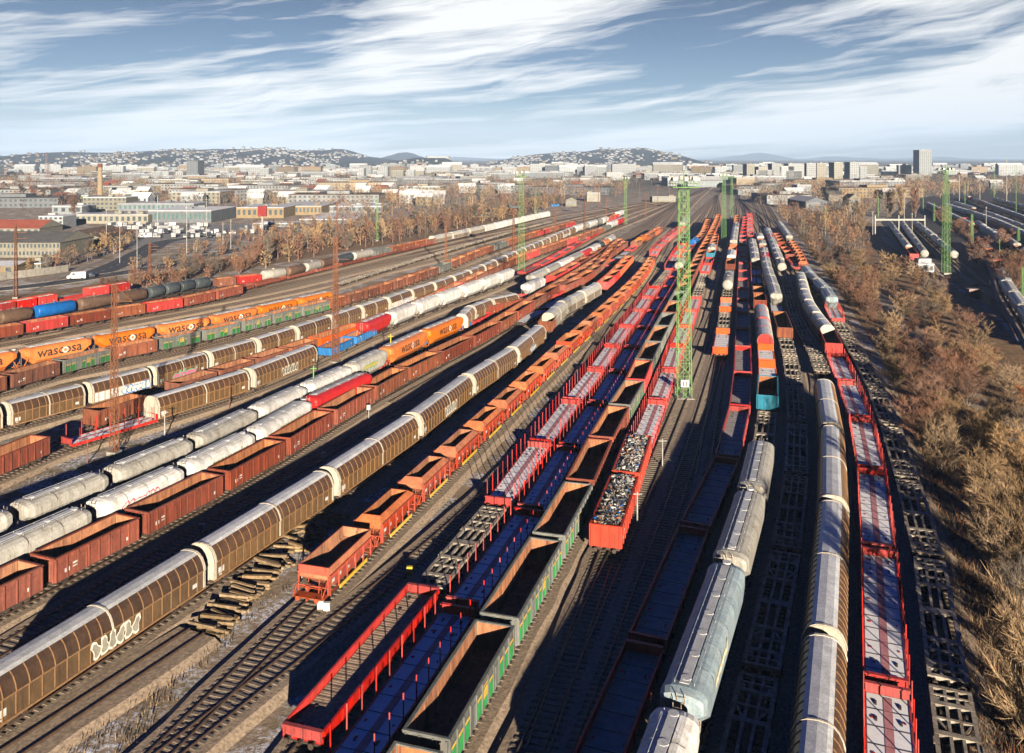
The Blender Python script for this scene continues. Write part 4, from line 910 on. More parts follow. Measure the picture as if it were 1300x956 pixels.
sheet('embankment_ground', [(-60,392),(100,372),(250,352),(400,326),(560,300),(700,272),(640,262),(520,276),(430,288),(330,318),(260,335),(190,350),(60,370),(-60,384)], 'dry_grass', .006)
# ------------------------------------------------------------------ scrap heaps
R = random.Random(11)
for (c, rz, L, n) in SCRAPS:
    mb = MB('scrap_bits', 'wagon_grey', 'inner_rust', 'letter_white', 'tank_blue', 'shade_and_dark_scrap')
    hl = L/2-.75; zt = Z0+2.6
    ny = 16; rows = [[(x*1.33, -hl+2*hl*k/ny, zt+.28*(1-x*x)+R.uniform(-.15, .15)) for x in (-1, -.5, 0, .5, 1)] for k in range(ny+1)]
    for a in range(ny):
        for q in range(4): mb.face([rows[a][q], rows[a][q+1], rows[a+1][q+1], rows[a+1][q]], 5)
    for k in range(1300 if c[1] < 150 else 300):
        x = R.uniform(-1.25, 1.25); y = R.uniform(-hl+.05, hl-.05); z = zt+.28*(1-(x/1.33)**2)+R.uniform(-.05, .22); s = R.uniform(.06, .34)
        p = [Vector((R.uniform(-1, 1), R.uniform(-1, 1), R.uniform(-.7, .7)))*s for _ in range(4)]
        m = R.choice([0, 0, 0, 0, 0, 1, 1, 2, 2, 3, 4, 5])
        mb.face([Vector((x, y, z))+q for q in p[:3]], m); mb.face([Vector((x, y, z))+q for q in (p[0], p[2], p[3])], m)
    o = link('scrap_metal', mb.mesh('scrap_metal'), None, (c[0], c[1], 0), rz); tag(o, 'mixed shredded scrap metal heaped in a gondola', 'scrap', kind='stuff')
# ------------------------------------------------------------------ timber sleepers lying left of the hoppers
R = random.Random(5)
mbs = []
for v in range(3):
    mb = MB('log_wood'); r = [.12, .135, .11][v]; mb.loft([[(x*r+R.uniform(-.015, .015), -1.3+y, z*r) for x, z in ((-1,-.8),(1,-.8),(1.05,.8),(-1,.85))] for y in (0, .9, 1.8, 2.6)]); mbs.append(mb.mesh('timber_sleeper'))
axis = [G(262,806), G(292,775), G(330,735), G(368,698), G(400,672), G(432,640)]
AP = Path(axis); k = 0; ang0 = atan2(axis[-1][0]-axis[0][0], axis[-1][1]-axis[0][1])
d = 0.0
while d < AP.acc[-1]-3 and k < 190:
    p = AP.at(d); q = AP.at(d+1); u = (q[0]-p[0], q[1]-p[1]); n = (u[1], -u[0])
    lay = R.choice([1, 1, 2, 3])
    mess = d > AP.acc[-1]*.45
    for j in range(lay):
        off = R.uniform(-.55, .55) if not mess else R.uniform(-1.2, 1.2)
        rz = -ang0+pi/2*.9+R.gauss(0, .16 if not mess else .5)
        o = link('timber_sleeper', mbs[k % 3], None, (p[0]+n[0]*off, p[1]+n[1]*off, .14+.24*j+R.uniform(0, .05)), rz)
        o.rotation_euler = (R.uniform(-.04, .04), R.uniform(-.1, .1), rz)
        tag(o, 'weathered timber sleeper in the scattered pile left of the orange hoppers', 'timber', 'timber sleepers in the scattered pile'); k += 1
    d += R.uniform(.2, .36) if not mess else R.uniform(.18, .42)
for i, (x, y) in enumerate(((350,668),(418,655),(392,640),(428,628),(440,600),(500,585))):
    c = G(x, y); o = link('timber_sleeper', mbs[0], None, (c[0], c[1], .18), R.uniform(0, 3)); tag(o, f'stray timber sleeper in the shadow beyond the pile, {ordn(i)} from the camera', 'timber', 'stray timber sleepers')
#PART2

# ------------------------------------------------------------------ lattice masts
def lattice(h, w0, w1, m, panels, r=.07, chord=.10):
    b = MB(m)
    def c(k, t): w = w0+(w1-w0)*t; sx, sy = ((-1,-1),(1,-1),(1,1),(-1,1))[k % 4]; return (sx*w/2, sy*w/2, h*t)
    for k in range(4): b.bar(c(k, 0), c(k, 1), chord, 0, 4, chord*.8)
    for p in range(panels):
        t0, t1 = p/panels, (p+1)/panels
        for k in range(4):
            b.bar(c(k, t0), c(k+1, t1), r); b.bar(c(k+1, t0), c(k, t1), r); b.bar(c(k, t1), c(k+1, t1), r)
    return b
def floodmast(px, pb, pt, m, label, w0=2.0, group='floodlight masts over the yard', head=True):
    x, y = G(px, pb); h = (pb-pt)*y/F
    rt = link('floodlight_mast', None, None, (x, y, 0), random.uniform(-.1, .1)); tag(rt, label, 'mast', group)
    k = 1 if y < 200 else .8
    link('lattice_tower', lattice(h, w0, w0*.62, m, max(8, int(h/1.9)), .03*k, .056*k).mesh('lattice_tower'), rt)
    f = MB('concrete'); f.box(-w0*.65, w0*.65, -w0*.65, w0*.65, 0, .5); link('footing', f.mesh('footing'), rt)
    l = MB(m)
    for s_ in (-.2, .2): l.bar((s_, -w0*.5, .5), (s_, -w0*.33, h), .03*k)
    for q in range(int(h/.6)): l.bar((-.2, -w0*.5+w0*.17*q*.6/h, .6+q*.6), (.2, -w0*.5+w0*.17*q*.6/h, .6+q*.6), .02*k)
    link('ladder', l.mesh('ladder'), rt)
    if head:
        p = MB(m); p.box(-1.9, 1.9, -1.9, 1.9, h, h+.12)
        for a, c in (((-1.9,-1.9),(1.9,-1.9)),((1.9,-1.9),(1.9,1.9)),((1.9,1.9),(-1.9,1.9)),((-1.9,1.9),(-1.9,-1.9))):
            for z in (.6, 1.1): p.bar((*a, h+z), (*c, h+z), .04)
            p.bar((*a, h), (*a, h+1.1), .04)
        p.bar((0, 0, h), (0, 0, h+2.6), .12); link('platform', p.mesh('platform'), rt)
        for i in range(8):
            a = 2*pi*i/8; q = MB('mast_grey', 'lamp_glass'); cx, cy = cos(a)*2.0, sin(a)*2.0
            q.box(cx-.28, cx+.28, cy-.28, cy+.28, h+1.15, h+1.75); q.box(cx*1.12-.24, cx*1.12+.24, cy*1.12-.24, cy*1.12+.24, h+1.1, h+1.5, 1)
            q.bar((cx, cy, h+1.1), (cx*.9, cy*.9, h+.1), .04); link('floodlight', q.mesh('floodlight'), rt)
    if pb > 480:
        n = MB('letter_white'); n.box(-.62, .62, -w0*.5-.10, -w0*.5-.05, 2.2, 3.3); q = link('number_plate', n.mesh('number_plate'), rt)
        t = text_mb('11', 1.0, 'letter_dark', .02); tt = MB(*t.mats); tt.v = [(p[0], -w0*.5-.112, 2.38+p[1]) for p in t.v]; tt.f = t.f; tt.m = t.m; link('numeral', tt.mesh('numeral'), q)
    return rt
floodmast(868, 507, 238, 'mast_green', 'tall green lattice floodlight mast standing between the frosted flats and the shaded rows', 2.2)
floodmast(919, 310, 226, 'mast_green', 'green lattice mast at the far end of the short row', 2.0)
floodmast(662, 348.5, 224, 'mast_green', 'green lattice floodlight mast beside the white silo row at centre left', 2.0)
floodmast(794, 285, 229, 'mast_green', 'green lattice mast where the left tracks gather', 1.8)
floodmast(1201, 348, 220, 'mast_green', 'green lattice mast beside the white hut in the right yard', 2.0)
floodmast(929, 276, 226, 'mast_green', 'slim green mast just behind the mast at the short row', 1.6)
floodmast(1234, 309, 272, 'mast_green', 'short green portal mast left of the far covered wagons', 1.0, 'signal gantry masts', False)
floodmast(1293, 312, 288, 'mast_green', 'short green portal mast at the right edge, farther one', 1.0, 'signal gantry masts', False)
floodmast(1299, 378, 340, 'mast_green', 'short green portal mast at the right edge, nearer one', 1.0, 'signal gantry masts', False)
floodmast(1186, 281, 258, 'mast_green', 'short green mast left of the tall right mast', .9, 'signal gantry masts', False)
floodmast(1207, 292, 262, 'mast_green', 'short green mast right behind the tall right mast', .9, 'signal gantry masts', False)
floodmast(479, 306, 250, 'mast_green', 'thin green mast in front of the left scrub belt', .8, 'signal gantry masts', False)
floodmast(680, 270, 240, 'mast_green', 'pale green mast behind the left white wagons', 1.2, 'signal gantry masts', False)
def pylon(px, pb, pt, label, w=.8, head=None, arm=True):
    x, y = G(px, pb); h = (pb-pt)*y/F
    rt = link('catenary_pylon', None, None, (x, y, 0), random.uniform(-.3, .3)); tag(rt, label, 'pylon', 'rusty lattice pylons among the tracks')
    k = 1 if y < 180 else 1.4
    link('lattice_tower', lattice(h, w, w*.5, 'mast_rust', max(8, int(h/1.3)), .028*k, .05*k).mesh('lattice_tower'), rt)
    f = MB('concrete'); f.box(-w*.8, w*.8, -w*.8, w*.8, 0, .45); link('footing', f.mesh('footing'), rt)
    if arm:
        a = MB('mast_rust')
        for z in (.82, .9): a.bar((0, 0, h*z), (2.6, 0, h*z), .06*k)
        a.bar((0, 0, h*.99), (2.6, 0, h*.9), .04*k); link('bracket_arm', a.mesh('bracket_arm'), rt)
    if head:
        p = MB(head); p.box(-1.3, 1.3, -1.3, 1.3, h, h+.9); 
        for s_ in (-1.5, 1.5): p.box(s_-.35, s_+.35, -.9, .9, h+.2, h+1.1)
        link('lamp_head', p.mesh('lamp_head'), rt)
for a in ((20,379,286,'rusty lattice pylon at the far left beside the road'),(145,577,360,'rusty lattice pylon at left, nearest, by the red stanchion flat'),(426,461,300,'rusty lattice pylon in front of the blue gondolas',1.1),
          (190,357,308,'rusty pylon on the embankment left of the road junction'),(329,334,272,'rusty pylon carrying a floodlight head in the left scrub'),(428,312,255,'dark pylon standing inside the left scrub belt'),
          (566,343,286,'rusty pylon between the open tracks at centre left'),(652,332,264,'rusty pylon with dark lamp head left of the green mast',.85,'tank_dark'),(705,306,262,'rusty pylon with blue lamp head far up the left tracks',.85,'wagon_blue'),
          (742,305,253,'rusty pylon between low red wagons far up the tracks'),(770,292,250,'rusty pylon beside the mast where left tracks gather'),(835,262,236,'small far rusty pylon in the throat',.85,'tank_dark'),(820,275,244,'far rusty pylon with boxy head right of the far mast',.85,'tank_dark')):
    pylon(*a)
def pole(px, pb, pt, m, label, r=.09, kind='signal_post', lampm=None):
    x, y = G(px, pb); h = (pb-pt)*y/F; b = MB(m); r = max(r, y*.00035); b.bar((0,0,0), (0,0,h), r, 0, 6, r*.7)
    rt = link(kind, None, None, (x, y, 0)); tag(rt, label, 'post', 'slim posts and poles'); link('pole', b.mesh('pole'), rt)
    if lampm:
        l = MB(lampm); l.box(-.25, .25, -.15, .15, h-.1, h+.55); link('signal_head', l.mesh('signal_head'), rt)
    else:
        l = MB(m); l.bar((-.5,0,h*.93), (.5,0,h*.93), r*.6); link('crossbar', l.mesh('crossbar'), rt)
pole(398,518,464,'mast_green','light green pole rising from the red silo wagon row',.12); pole(496,466,424,'yellow_paint','yellow pole beside the orange lettered silos',.12)
pole(209,554,521,'mast_grey','thin pale pole between brown hoods and silver silos'); pole(291,519,488,'mast_rust','thin brown pole before the second brown hooded wagon'); pole(111,588,556,'mast_rust','thin brown pole in the grass left of the silver silos')
pole(809,669,624,'mast_grey','slim pole casting a shadow right of the nearest scrap gondola'); pole(841,596,557,'mast_grey','slim pole on the frosty verge right of the second scrap gondola')
pole(468,534,519,'mast_grey','white-faced signal between brown gondolas and hooded train',.08,'signal_post','letter_white'); pole(256,682,672,'mast_grey','dwarf signal in shade behind the hooded train, nearer one',.06,'signal_post','letter_white'); pole(411,592,580,'mast_grey','dwarf signal in shade behind the hooded train, farther one',.06,'signal_post','letter_white')
pole(407,779,771,'mast_grey','twin-lamp dwarf signal by the nearest hopper, left lamp',.06,'signal_post','letter_white'); pole(415,782,773,'mast_grey','twin-lamp dwarf signal by the nearest hopper, right lamp',.06,'signal_post','letter_white')
pole(520,738,727,'yellow_paint','yellow framed marker beyond the plank-floored red wagon',.06,'signal_post','yellow_paint')
for i, (x, b_, t) in enumerate(((174,352,262),(152,334,268),(237,330,258),(135,312,262),(283,318,282),(293,316,278),(200,300,248),(262,300,250))): pole(x, b_, t, 'mast_grey', f'tall pale street lamp near the left road, {ordn(i)} in the line', .12, 'street_lamp')
for i, (x, b_, t) in enumerate(((1048,300,262),(1108,300,268),(1115,276,250),(1148,282,244),(1225,262,230),(1244,258,214),(1262,256,210),(1278,262,200),(1290,270,205),(1218,256,222),(1172,268,238),(1158,300,270),(1269,330,303),(1252,292,262))): pole(x, b_, t, 'mast_grey' if i % 2 else 'mast_green', f'distant light pole of the right yard, {ordn(i)} counted along it', .12, 'light_pole')
for i, (x, b_, t) in enumerate(((700,262,236),(640,268,244),(760,262,232),(812,256,232),(850,250,228),(598,300,262),(540,312,276),(508,318,284))): pole(x, b_, t, 'mast_rust', f'distant brown pole along the left tracks, {ordn(i)} of that line', .12, 'line_pole')
# lamp gantry across the far right sidings
x, y = G(1123, 300); gr = link('signal_gantry', None, None, (x, y, 0)); tag(gr, 'pale steel gantry spanning the far right tank sidings', 'gantry')
b = MB('mast_grey'); w = 60*y/F; hh = 20*y/F
b.box(-w*.2, w*.85, -.3, .3, hh, hh+.8); link('beam', b.mesh('beam'), gr)
for s_ in (-.2, .3, .85): q = MB('mast_grey'); q.bar((w*s_, 0, 0), (w*s_, 0, hh+2.5), .28); link('leg', q.mesh('leg'), gr)
# ------------------------------------------------------------------ buildings
NB = [0]
def windows(w, d, h, rows, cols, front=True, sides=True, band=False, m='glass_dark'):
    out = []
    for r in range(rows):
        z = h*(r+.32)/rows; wh = h/rows*.5
        if band: b = MB(m); b.box(-w/2+.5, w/2-.5, -d/2-.04, -d/2+.02, z, z+wh); out.append(b); continue
        for c in range(cols):
            ww = w/cols*.5; x = -w/2+w*(c+.5)/cols; b = MB(m); b.box(x-ww/2, x+ww/2, -d/2-.04, -d/2+.02, z, z+wh); out.append(b)
    return out
def building(px0, px1, pb, pt, depth, wall, roof, label, rows=1, cols=6, gable=0.0, rz=0.0, band=False, parts=True, overhang=.4, name='building', parapet=True, glass='glass_dark', cat='building', group=None):
    x0, y = G(px0, pb); x1, _ = G(px1, pb); w = x1-x0; h = (pb-pt)*y/F
    rt = link(name, None, None, ((x0+x1)/2+0*sin(rz), y+depth/2, 0), rz)
    b = MB(wall); b.box(-w/2, w/2, -depth/2, depth/2, 0, h)
    r = MB(roof, wall)
    if gable > 0:
        o = overhang; a = [(-w/2-o, -depth/2-o, h), (w/2+o, -depth/2-o, h), (w/2+o, depth/2+o, h), (-w/2-o, depth/2+o, h)]
        if w > depth: e0, e1 = (-w/2-o, 0, h+gable), (w/2+o, 0, h+gable); r.face([a[0], a[1], e1, e0]); r.face([a[2], a[3], e0, e1]); r.face([a[1], a[2], e1], 1); r.face([a[3], a[0], e0], 1)
        else: e0, e1 = (0, -depth/2-o, h+gable), (0, depth/2+o, h+gable); r.face([a[1], a[2], e1, e0]); r.face([a[3], a[0], e0, e1]); r.face([a[0], a[1], e0], 1); r.face([a[2], a[3], e1], 1)
        r.face(a[::-1], 0)
    else:
        r.box(-w/2-.05, w/2+.05, -depth/2-.05, depth/2+.05, h+.003, h+.25)
        R = random.Random(int(px0*7+pb))
        if parapet:
            for k in range(max(1, int(w/14))): xx = R.uniform(-w*.4, w*.4); yy = R.uniform(-depth*.3, depth*.3); s_ = R.uniform(.8, 2.2); r.box(xx-s_, xx+s_, yy-s_*.7, yy+s_*.7, h+.25, h+.25+R.uniform(.6, 1.8), 1)
    link('wall', b.mesh('wall'), rt); link('roof', r.mesh('roof'), rt)
    for wb in windows(w, depth, h, rows, cols, band=band, m=glass): link('window', wb.mesh('window'), rt)
    tag(rt, label, cat, group)
    return rt
W_ = ['wall_cream','wall_white','wall_grey','wall_ochre','wall_brick','wall_pink']; R_ = ['roof_dark','roof_light','roof_brown','roof_red','roof_frost']
building(-30,76,327,308,26,'wall_cream','roof_dark','long derelict shed with dark roof and bare columns at far left',2,22,gable=3.2, name='industrial_shed')
building(22,52,342,335,7,'wall_cream','roof_light','low cream annex in front of the derelict shed',1,6,name='shed')
building(-40,18,348,338,14,'wall_ochre','roof_frost','frost-roofed shed at the left edge behind the wall',1,4,gable=1,name='shed')
building(62,128,312,302,32,'wall_cream','roof_brown','brown-roofed building with red framed windows left of the side road',1,12,gable=3.0,glass='trim_red',name='industrial_shed')
building(-20,50,297,290,22,'wall_cream','roof_red','cream gabled hall with bright red roof at left',1,8,gable=3.6,name='industrial_shed')
building(49,80,290,275,14,'wall_white','roof_frost','white three-storey house beside the red-roofed hall',3,5,name='office_building')
building(88,188,284,273,18,'wall_cream','roof_light','long cream depot with lettered end by the van park',1,14,name='depot_building')
building(188,268,283,268,45,'wall_grey','roof_light','glass-fronted depot hall with white canopy behind the van park',1,14,glass='glass_green',name='depot_building')
building(150,246,268,259,30,'wall_grey','roof_light','green-glazed hall behind the depot',1,16,glass='glass_green',name='depot_building')
building(105,160,267,251,20,'wall_cream','roof_light','tall cream workshop block left of the stepped offices',3,10,name='workshop_building')
building(158,190,262,246,20,'wall_cream','roof_light','cream stepped office block with dark window bands',4,3,band=True,name='office_building')
building(66,104,272,262,20,'wall_white','roof_light','plain white store between the workshop and three-storey house',1,4,name='shed')
building(300,360,277,264,45,'wall_ochre','roof_frost','ochre warehouse behind the red square sign',1,9,name='warehouse')
building(350,408,273,262,60,'wall_ochre','roof_light','long ochre warehouse right of the red square sign',1,12,name='warehouse')
building(380,450,284,279,60,'wall_grey','roof_light','low grey flat-roofed hall before the left scrub belt',1,8,name='warehouse')
building(405,485,270,262,40,'wall_white','roof_frost','long white store at the edge of the scrub belt',1,10,name='warehouse')
building(320,372,288,284,14,'wall_white','roof_frost','white open canopy building near the red sign',1,10,name='canopy_building')
building(70,118,256,248,14,'wall_white','roof_light','small white hall with green stripe beside the chimney',1,6,glass='trim_green',name='shed')
building(586,622,276,270,10,'wall_ochre','roof_brown','ochre hut row before the far left white wagons',1,8,name='shed')
building(1130,1206,0,0,10,'wall_white','roof_light','x') if False else None
building(1166,1186,347,336,5,'wall_white','roof_light','white hut with orange end in the right yard',1,3,name='hut')
building(1233,1247,378,372,3,'wall_pink','roof_brown','tiny pink shed at the edge of the dark sidings',1,1,name='hut')
building(828,858,257,250,12,'wall_cream','roof_light','long cream signal building in the throat',1,9,name='signal_building')
building(745,762,256,245,10,'wall_cream','roof_light','cream building with twin white tanks beyond left tracks',2,3,name='signal_building')
building(718,732,262,254,9,'wall_cream','roof_brown','small yellowish house beyond the far left tracks',1,3,gable=2,name='house')
building(937,964,248,241,22,'wall_white','roof_light','white-walled grey shed behind the right ladder tracks',1,5,name='warehouse')
building(1012,1030,250,235,16,'wall_white','roof_light','white block behind the right scrub',3,4,name='office_building')
building(1023,1050,268,256,40,'wall_grey','roof_light','grey gabled barn in the right scrub',1,5,gable=3,name='barn')
building(873,918,238,231,20,'wall_grey','roof_light','teal-grey hall with red cornice beyond the throat',1,12,glass='glass_green',name='hall')
building(935,958,240,226,18,'wall_ochre','roof_light','ochre brick block beyond the throat',4,8,name='office_building')
building(1078,1092,268,252,12,'wall_cream','roof_brown','cream house among the right trees',2,3,gable=3,name='house')
# signature tall buildings
building(1167,1183,224,190.5,26,'wall_white','roof_light','single tall slab tower on the right skyline',18,6,name='tower_block')
building(237,251,232,204,28,'wall_grey','roof_dark','grey twin high-rise on the left skyline',14,4,name='tower_block')
R = random.Random(77)
for i, (a, b_, t) in enumerate(((948,958,208.5),(963,975,212),(980,992,208),(990,1008,211),(1001,1021,208),(1024,1036,207.5),(1037,1049,207.5),(1059,1070,206.5),(1079,1091,206),(960,982,216),(998,1018,217),(330,341,214),(192,204,218),(205,214,218),(224,232,218),(480,492,212),(1092,1101,212),(497,512,217),(516,526,216),(527,538,217),(455,462,214),(770,790,219),(600,618,219))):
    pb = 232 if a > 900 else 229
    building(a, b_, pb, t, 22, R.choice(['wall_white','wall_cream','wall_white']), 'roof_light', f'pale apartment tower on the skyline, {ordn(i)} of the group', 9, max(3, int((b_-a)/2.2)), name='apartment_block', group='apartment towers on the skyline')
# chimney
x, y = G(127, 256); ch = link('chimney', None, None, (x, y, 0)); tag(ch, 'tall brick factory chimney behind the cream depot', 'chimney')
b = MB('wall_ochre'); hh = (256-208)*y/F; b.bar((0,0,0), (0,0,hh), 2.6, 0, 12, 1.7); link('shaft', b.mesh('shaft'), ch); b = MB('wall_brick'); b.bar((0,0,hh-3), (0,0,hh+.3), 2.0, 0, 12); link('crown_ring', b.mesh('crown_ring'), ch)
for i, (px, pb, pt) in enumerate(((59,235,193),(62,236,206))):
    x, y = G(px, pb); h = (pb-pt)*y/F; rt = link('radio_mast', None, None, (x, y, 0)); tag(rt, ['tall thin red and white radio mast on the left skyline','shorter pink radio mast beside the taller one'][i], 'mast'); link('lattice_tower', lattice(h, 5, 1.2, 'wall_pink', 14, .06, .12).mesh('lattice_tower'), rt)
# red square sign on a post
x, y = G(333, 300); sg = link('advertising_sign', None, None, (x, y, 0)); tag(sg, 'big red square advertising sign on a tall post', 'sign'); hh = (300-272)*y/F
b = MB('trim_red'); s_ = 5.5*y/F; b.box(-s_, s_, -.6, .6, hh-1, hh+s_*1.9); link('panel', b.mesh('panel'), sg); b = MB('mast_grey'); b.bar((0,0,0), (0,0,hh), .5, 0, 8); link('post', b.mesh('post'), sg)
x, y = G(333, 290)
# concrete wall
P = Path([G(-60, 372), G(0, 356), G(50, 350), G(92, 344)]); b = MB('concrete'); d = 0
while d < P.acc[-1]-3:
    p, q = P.at(d), P.at(d+2.9); b.hexa([(p[0],p[1],0),(q[0],q[1],0),(q[0],q[1]+.25,0),(p[0],p[1]+.25,0)], [(p[0],p[1],2.3),(q[0],q[1],2.3),(q[0],q[1]+.25,2.3),(p[0],p[1]+.25,2.3)]); d += 3
tag(link('boundary_wall', b.mesh('boundary_wall')), 'pale concrete panel wall along the left road', 'wall')
# ------------------------------------------------------------------ vehicles
def vehicle(kind, body):
    P_ = []
    if kind == 'van':
        b = MB(body); pr = [(-2.7,.45),(2.6,.45),(2.75,.9),(2.6,1.25),(1.95,1.35),(1.3,2.35),(-2.7,2.45)]; W = .98; L2 = 2.7
        gl = [[(1.86,1.42),(1.34,2.22)], ]
    else:
        b = MB(body); pr = [(-2.1,.35),(2.1,.35),(2.15,.7),(1.9,.85),(1.0,.95),(.45,1.45),(-1.1,1.48),(-1.75,1.0),(-2.15,.9)]; W = .86; L2 = 2.1
        gl = [[(.98,.99),(.48,1.40)], [(-1.14,1.42),(-1.72,1.04)]]
    b.loft([[(-W, y, z) for y, z in pr], [(W, y, z) for y, z in pr]][::-1])
    P_.append(('body', b))
    for (a, c) in gl:
        g_ = MB('glass_dark'); s_ = 1 if a[0] > c[0] else -1
        g_.box(-W+.08, W-.08, min(a[0], c[0]), max(a[0], c[0]), min(a[1], c[1]), max(a[1], c[1])) if False else g_.face([(-W+.1, a[0]+.03*s_, a[1]), (W-.1, a[0]+.03*s_, a[1]), (W-.1, c[0]+.03*s_, c[1]), (-W+.1, c[0]+.03*s_, c[1])][::-s_]); P_.append(('windscreen', g_))
    s2 = MB('glass_dark')
    for sx in (-1, 1):
        z0, z1, y0, y1 = (1.45, 2.1, .3, 1.3) if kind == 'van' else (1.0, 1.36, -1.1, .5)
        q = [(sx*(W+.012), y0, z0), (sx*(W+.012), y1, z0), (sx*(W+.012), y1-.3, z1), (sx*(W+.012), y0+.1, z1)]; s2.face(q if sx > 0 else q[::-1])
    P_.append(('side_window', s2))
    for sx in (-1, 1):
        for yy in (-L2*.62, L2*.62):
            w = MB('tyre'); w.cyl((sx*(W-.12), yy, .33), (sx*(W+.03), yy, .33), .33, 0, 12); P_.append(('wheel', w))
        l = MB('lamp_glass'); l.box(sx*(W-.22)-.12, sx*(W-.22)+.12, L2+.0, L2+.07, .66, .82); P_.append(('headlight', l))
    return [(n, m.mesh(n)) for n, m in P_]
VH = {}
def put_vehicle(kind, body, px, py, rz, label, group=None, cat=None):
    if (kind, body) not in VH: VH[(kind, body)] = vehicle(kind, body)
    x, y = G(px, py); rt = link({'van': 'delivery_van', 'car': 'parked_car'}[kind], None, None, (x, y, .07), rz)
    for n, me in VH[(kind, body)]: link(n, me, rt)
    tag(rt, label, kind, group)
put_vehicle('van', 'car_white', 98, 355, 1.75, 'white delivery van driving on the left road')
put_vehicle('car', 'car_dark', 112, 353, 1.75, 'dark car just ahead of the white van on the left road')
R = random.Random(31); n = 0
for row, (a, c, yy) in enumerate(((140, 262, 288), (138, 268, 292), (134, 275, 297), (140, 280, 302), (300, 345, 292), (285, 335, 297))):
    x = a; k = 0
    while x < c:
        if R.random() < .6:
            kd = R.choice(['van', 'van', 'car']); bd = R.choice(['car_white', 'car_silver', 'car_white', 'car_silver', 'car_dark', 'car_dark', 'car_silver']); 
            put_vehicle(kd, bd, x, yy+R.uniform(-.2, .2), R.choice([0, pi])+R.uniform(-.1, .1)+.4, f"{ {'car_white':'white','car_silver':'silver','car_dark':'dark','car_red':'red'}[bd]} parked {kd}, {ordn(k)} from left in lot row {['one','two','three','four','five','six'][row]} from the back", 'vehicles parked in the depot lot'); k += 1
        x += 3.2 if yy < 295 else 3.8
# ------------------------------------------------------------------ hills
ridge_near = [(-140,219),(-60,213),(0,210.5),(40,206),(60,204),(75,199),(88,196),(110,194.3),(135,193.2),(157,195.8),(180,194),(220,193),(265,190.2),(285,188.8),(326,189.2),(356,191),(400,190.5),(423,190.2),(432,188.6),(442,192),(453,197),(471,199),(488,202),(510,207),(540,212),(580,219)]
ridge_mid = [(586,219),(606,212),(630,204),(652,200),(685,195),(721,192.5),(745,192),(770,190),(791,188.6),(814,187.5),(832,191),(848,199.4),(858,203),(880,206),(905,212),(935,219)]
ridge_cit = [(466,217),(476,210),(483,207),(500,203.5),(520,201.5),(538,199.8),(566,199.8),(573,203),(580,211),(588,217)]
ridge_peak = [(455,207),(480,202),(495,197.3),(508,193.6),(516,193),(524,194.3),(531,197.3),(545,202),(560,206)]
ridge_far = [(-200,208),(0,210),(300,206),(560,201),(580,199),(620,201),(700,203),(850,205),(885,203.5),(920,199.5),(945,196.5),(958,194),(968,193.5),(985,198),(1002,203),(1030,202),(1050,198.5),(1090,200),(1130,202.5),(1180,199),(1240,202),(1300,203),(1500,205)]
def interp(rd, x):
    if x <= rd[0][0]: return rd[0][1]
    for a, b in zip(rd, rd[1:]):
        if x <= b[0]: t = (x-a[0])/(b[0]-a[0]); t = t*t*(3-2*t)*.5+t*.5; return a[1]+(b[1]-a[1])*t
    return rd[-1][1]
def hcol(name, c1, c2, sc):
    m = mat(name, c1, .95, c2, sc, rnd=0, detail=8); return m
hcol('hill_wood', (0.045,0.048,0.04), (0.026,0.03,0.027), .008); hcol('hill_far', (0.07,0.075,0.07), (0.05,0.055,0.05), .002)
HILLS = {}
def hill(name, rd, Y0, depth, m, n=140):
    x0, x1 = rd[0][0], rd[-1][0]; rows = []; R = random.Random(len(name)*3+int(Y0)); ph = [R.uniform(0, 6) for _ in range(8)]
    def hh(px, t):
        Yr = Y0+depth*.55; top = max(0, H-(interp(rd, px)-HY)*Yr/F)
        s_ = sin(min(1, t/.55)*pi/2)**1.15 if t < .55 else cos((t-.55)/.45*pi/2)
        k = 1+.10*sin(px*.05+ph[0]+t*5)*sin(t*pi)*(1 if t < .5 else .3)+.06*sin(px*.13+ph[1]-t*7)*sin(t*pi)*(1 if t < .5 else .3)
        return top*s_*k if t < .5 else top*s_
    me = MB(m); me.smooth = True
    for j in range(17):
        t = j/16; Y = Y0+depth*t; Yr = Y0+depth*.55
        rows.append([((x0+(x1-x0)*i/n-CX)*Yr/F*(.75+.25*Y/Yr), Y, hh(x0+(x1-x0)*i/n, t)-2) for i in range(n+1)])
    i0 = 0
    me.v = [p for r in rows for p in r]
    for j in range(16):
        for i in range(n): me.f.append((j*(n+1)+i, j*(n+1)+i+1, (j+1)*(n+1)+i+1, (j+1)*(n+1)+i)); me.m.append(0)
    tag(link(name, me.mesh(name)), kind='structure')
    def at(px, t):
        Y = Y0+depth*t; Yr = Y0+depth*.55; return ((px-CX)*Yr/F*(.75+.25*Y/Yr), Y, hh(px, t)-2)
    HILLS[name] = at
    return at
h1 = hill('hills', ridge_near, 2750, 3600, 'hill_wood', 200)
h2 = hill('hills_north', ridge_mid, 3200, 3400, 'hill_wood', 140)
h3 = hill('hill_citadel', ridge_cit, 3000, 500, 'hill_wood', 60)
h4 = hill('hill_peak', ridge_peak, 7000, 1400, 'hill_wood', 60)
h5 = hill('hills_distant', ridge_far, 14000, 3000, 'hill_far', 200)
# citadel wall on its hill
p = h3(556, .55); rt = link('citadel', None, None, (p[0], p[1], p[2])); tag(rt, 'pale low citadel on the crest of the small steep hill', 'fortress')
b = MB('wall_white'); b.box(-38, 38, -8, 8, -6, 6); link('wall', b.mesh('wall'), rt)
for s_ in (-38, 38): b = MB('wall_cream'); b.bar((s_, 0, -6), (s_, 0, 7.5), 8, 0, 12); link('bastion', b.mesh('bastion'), rt)
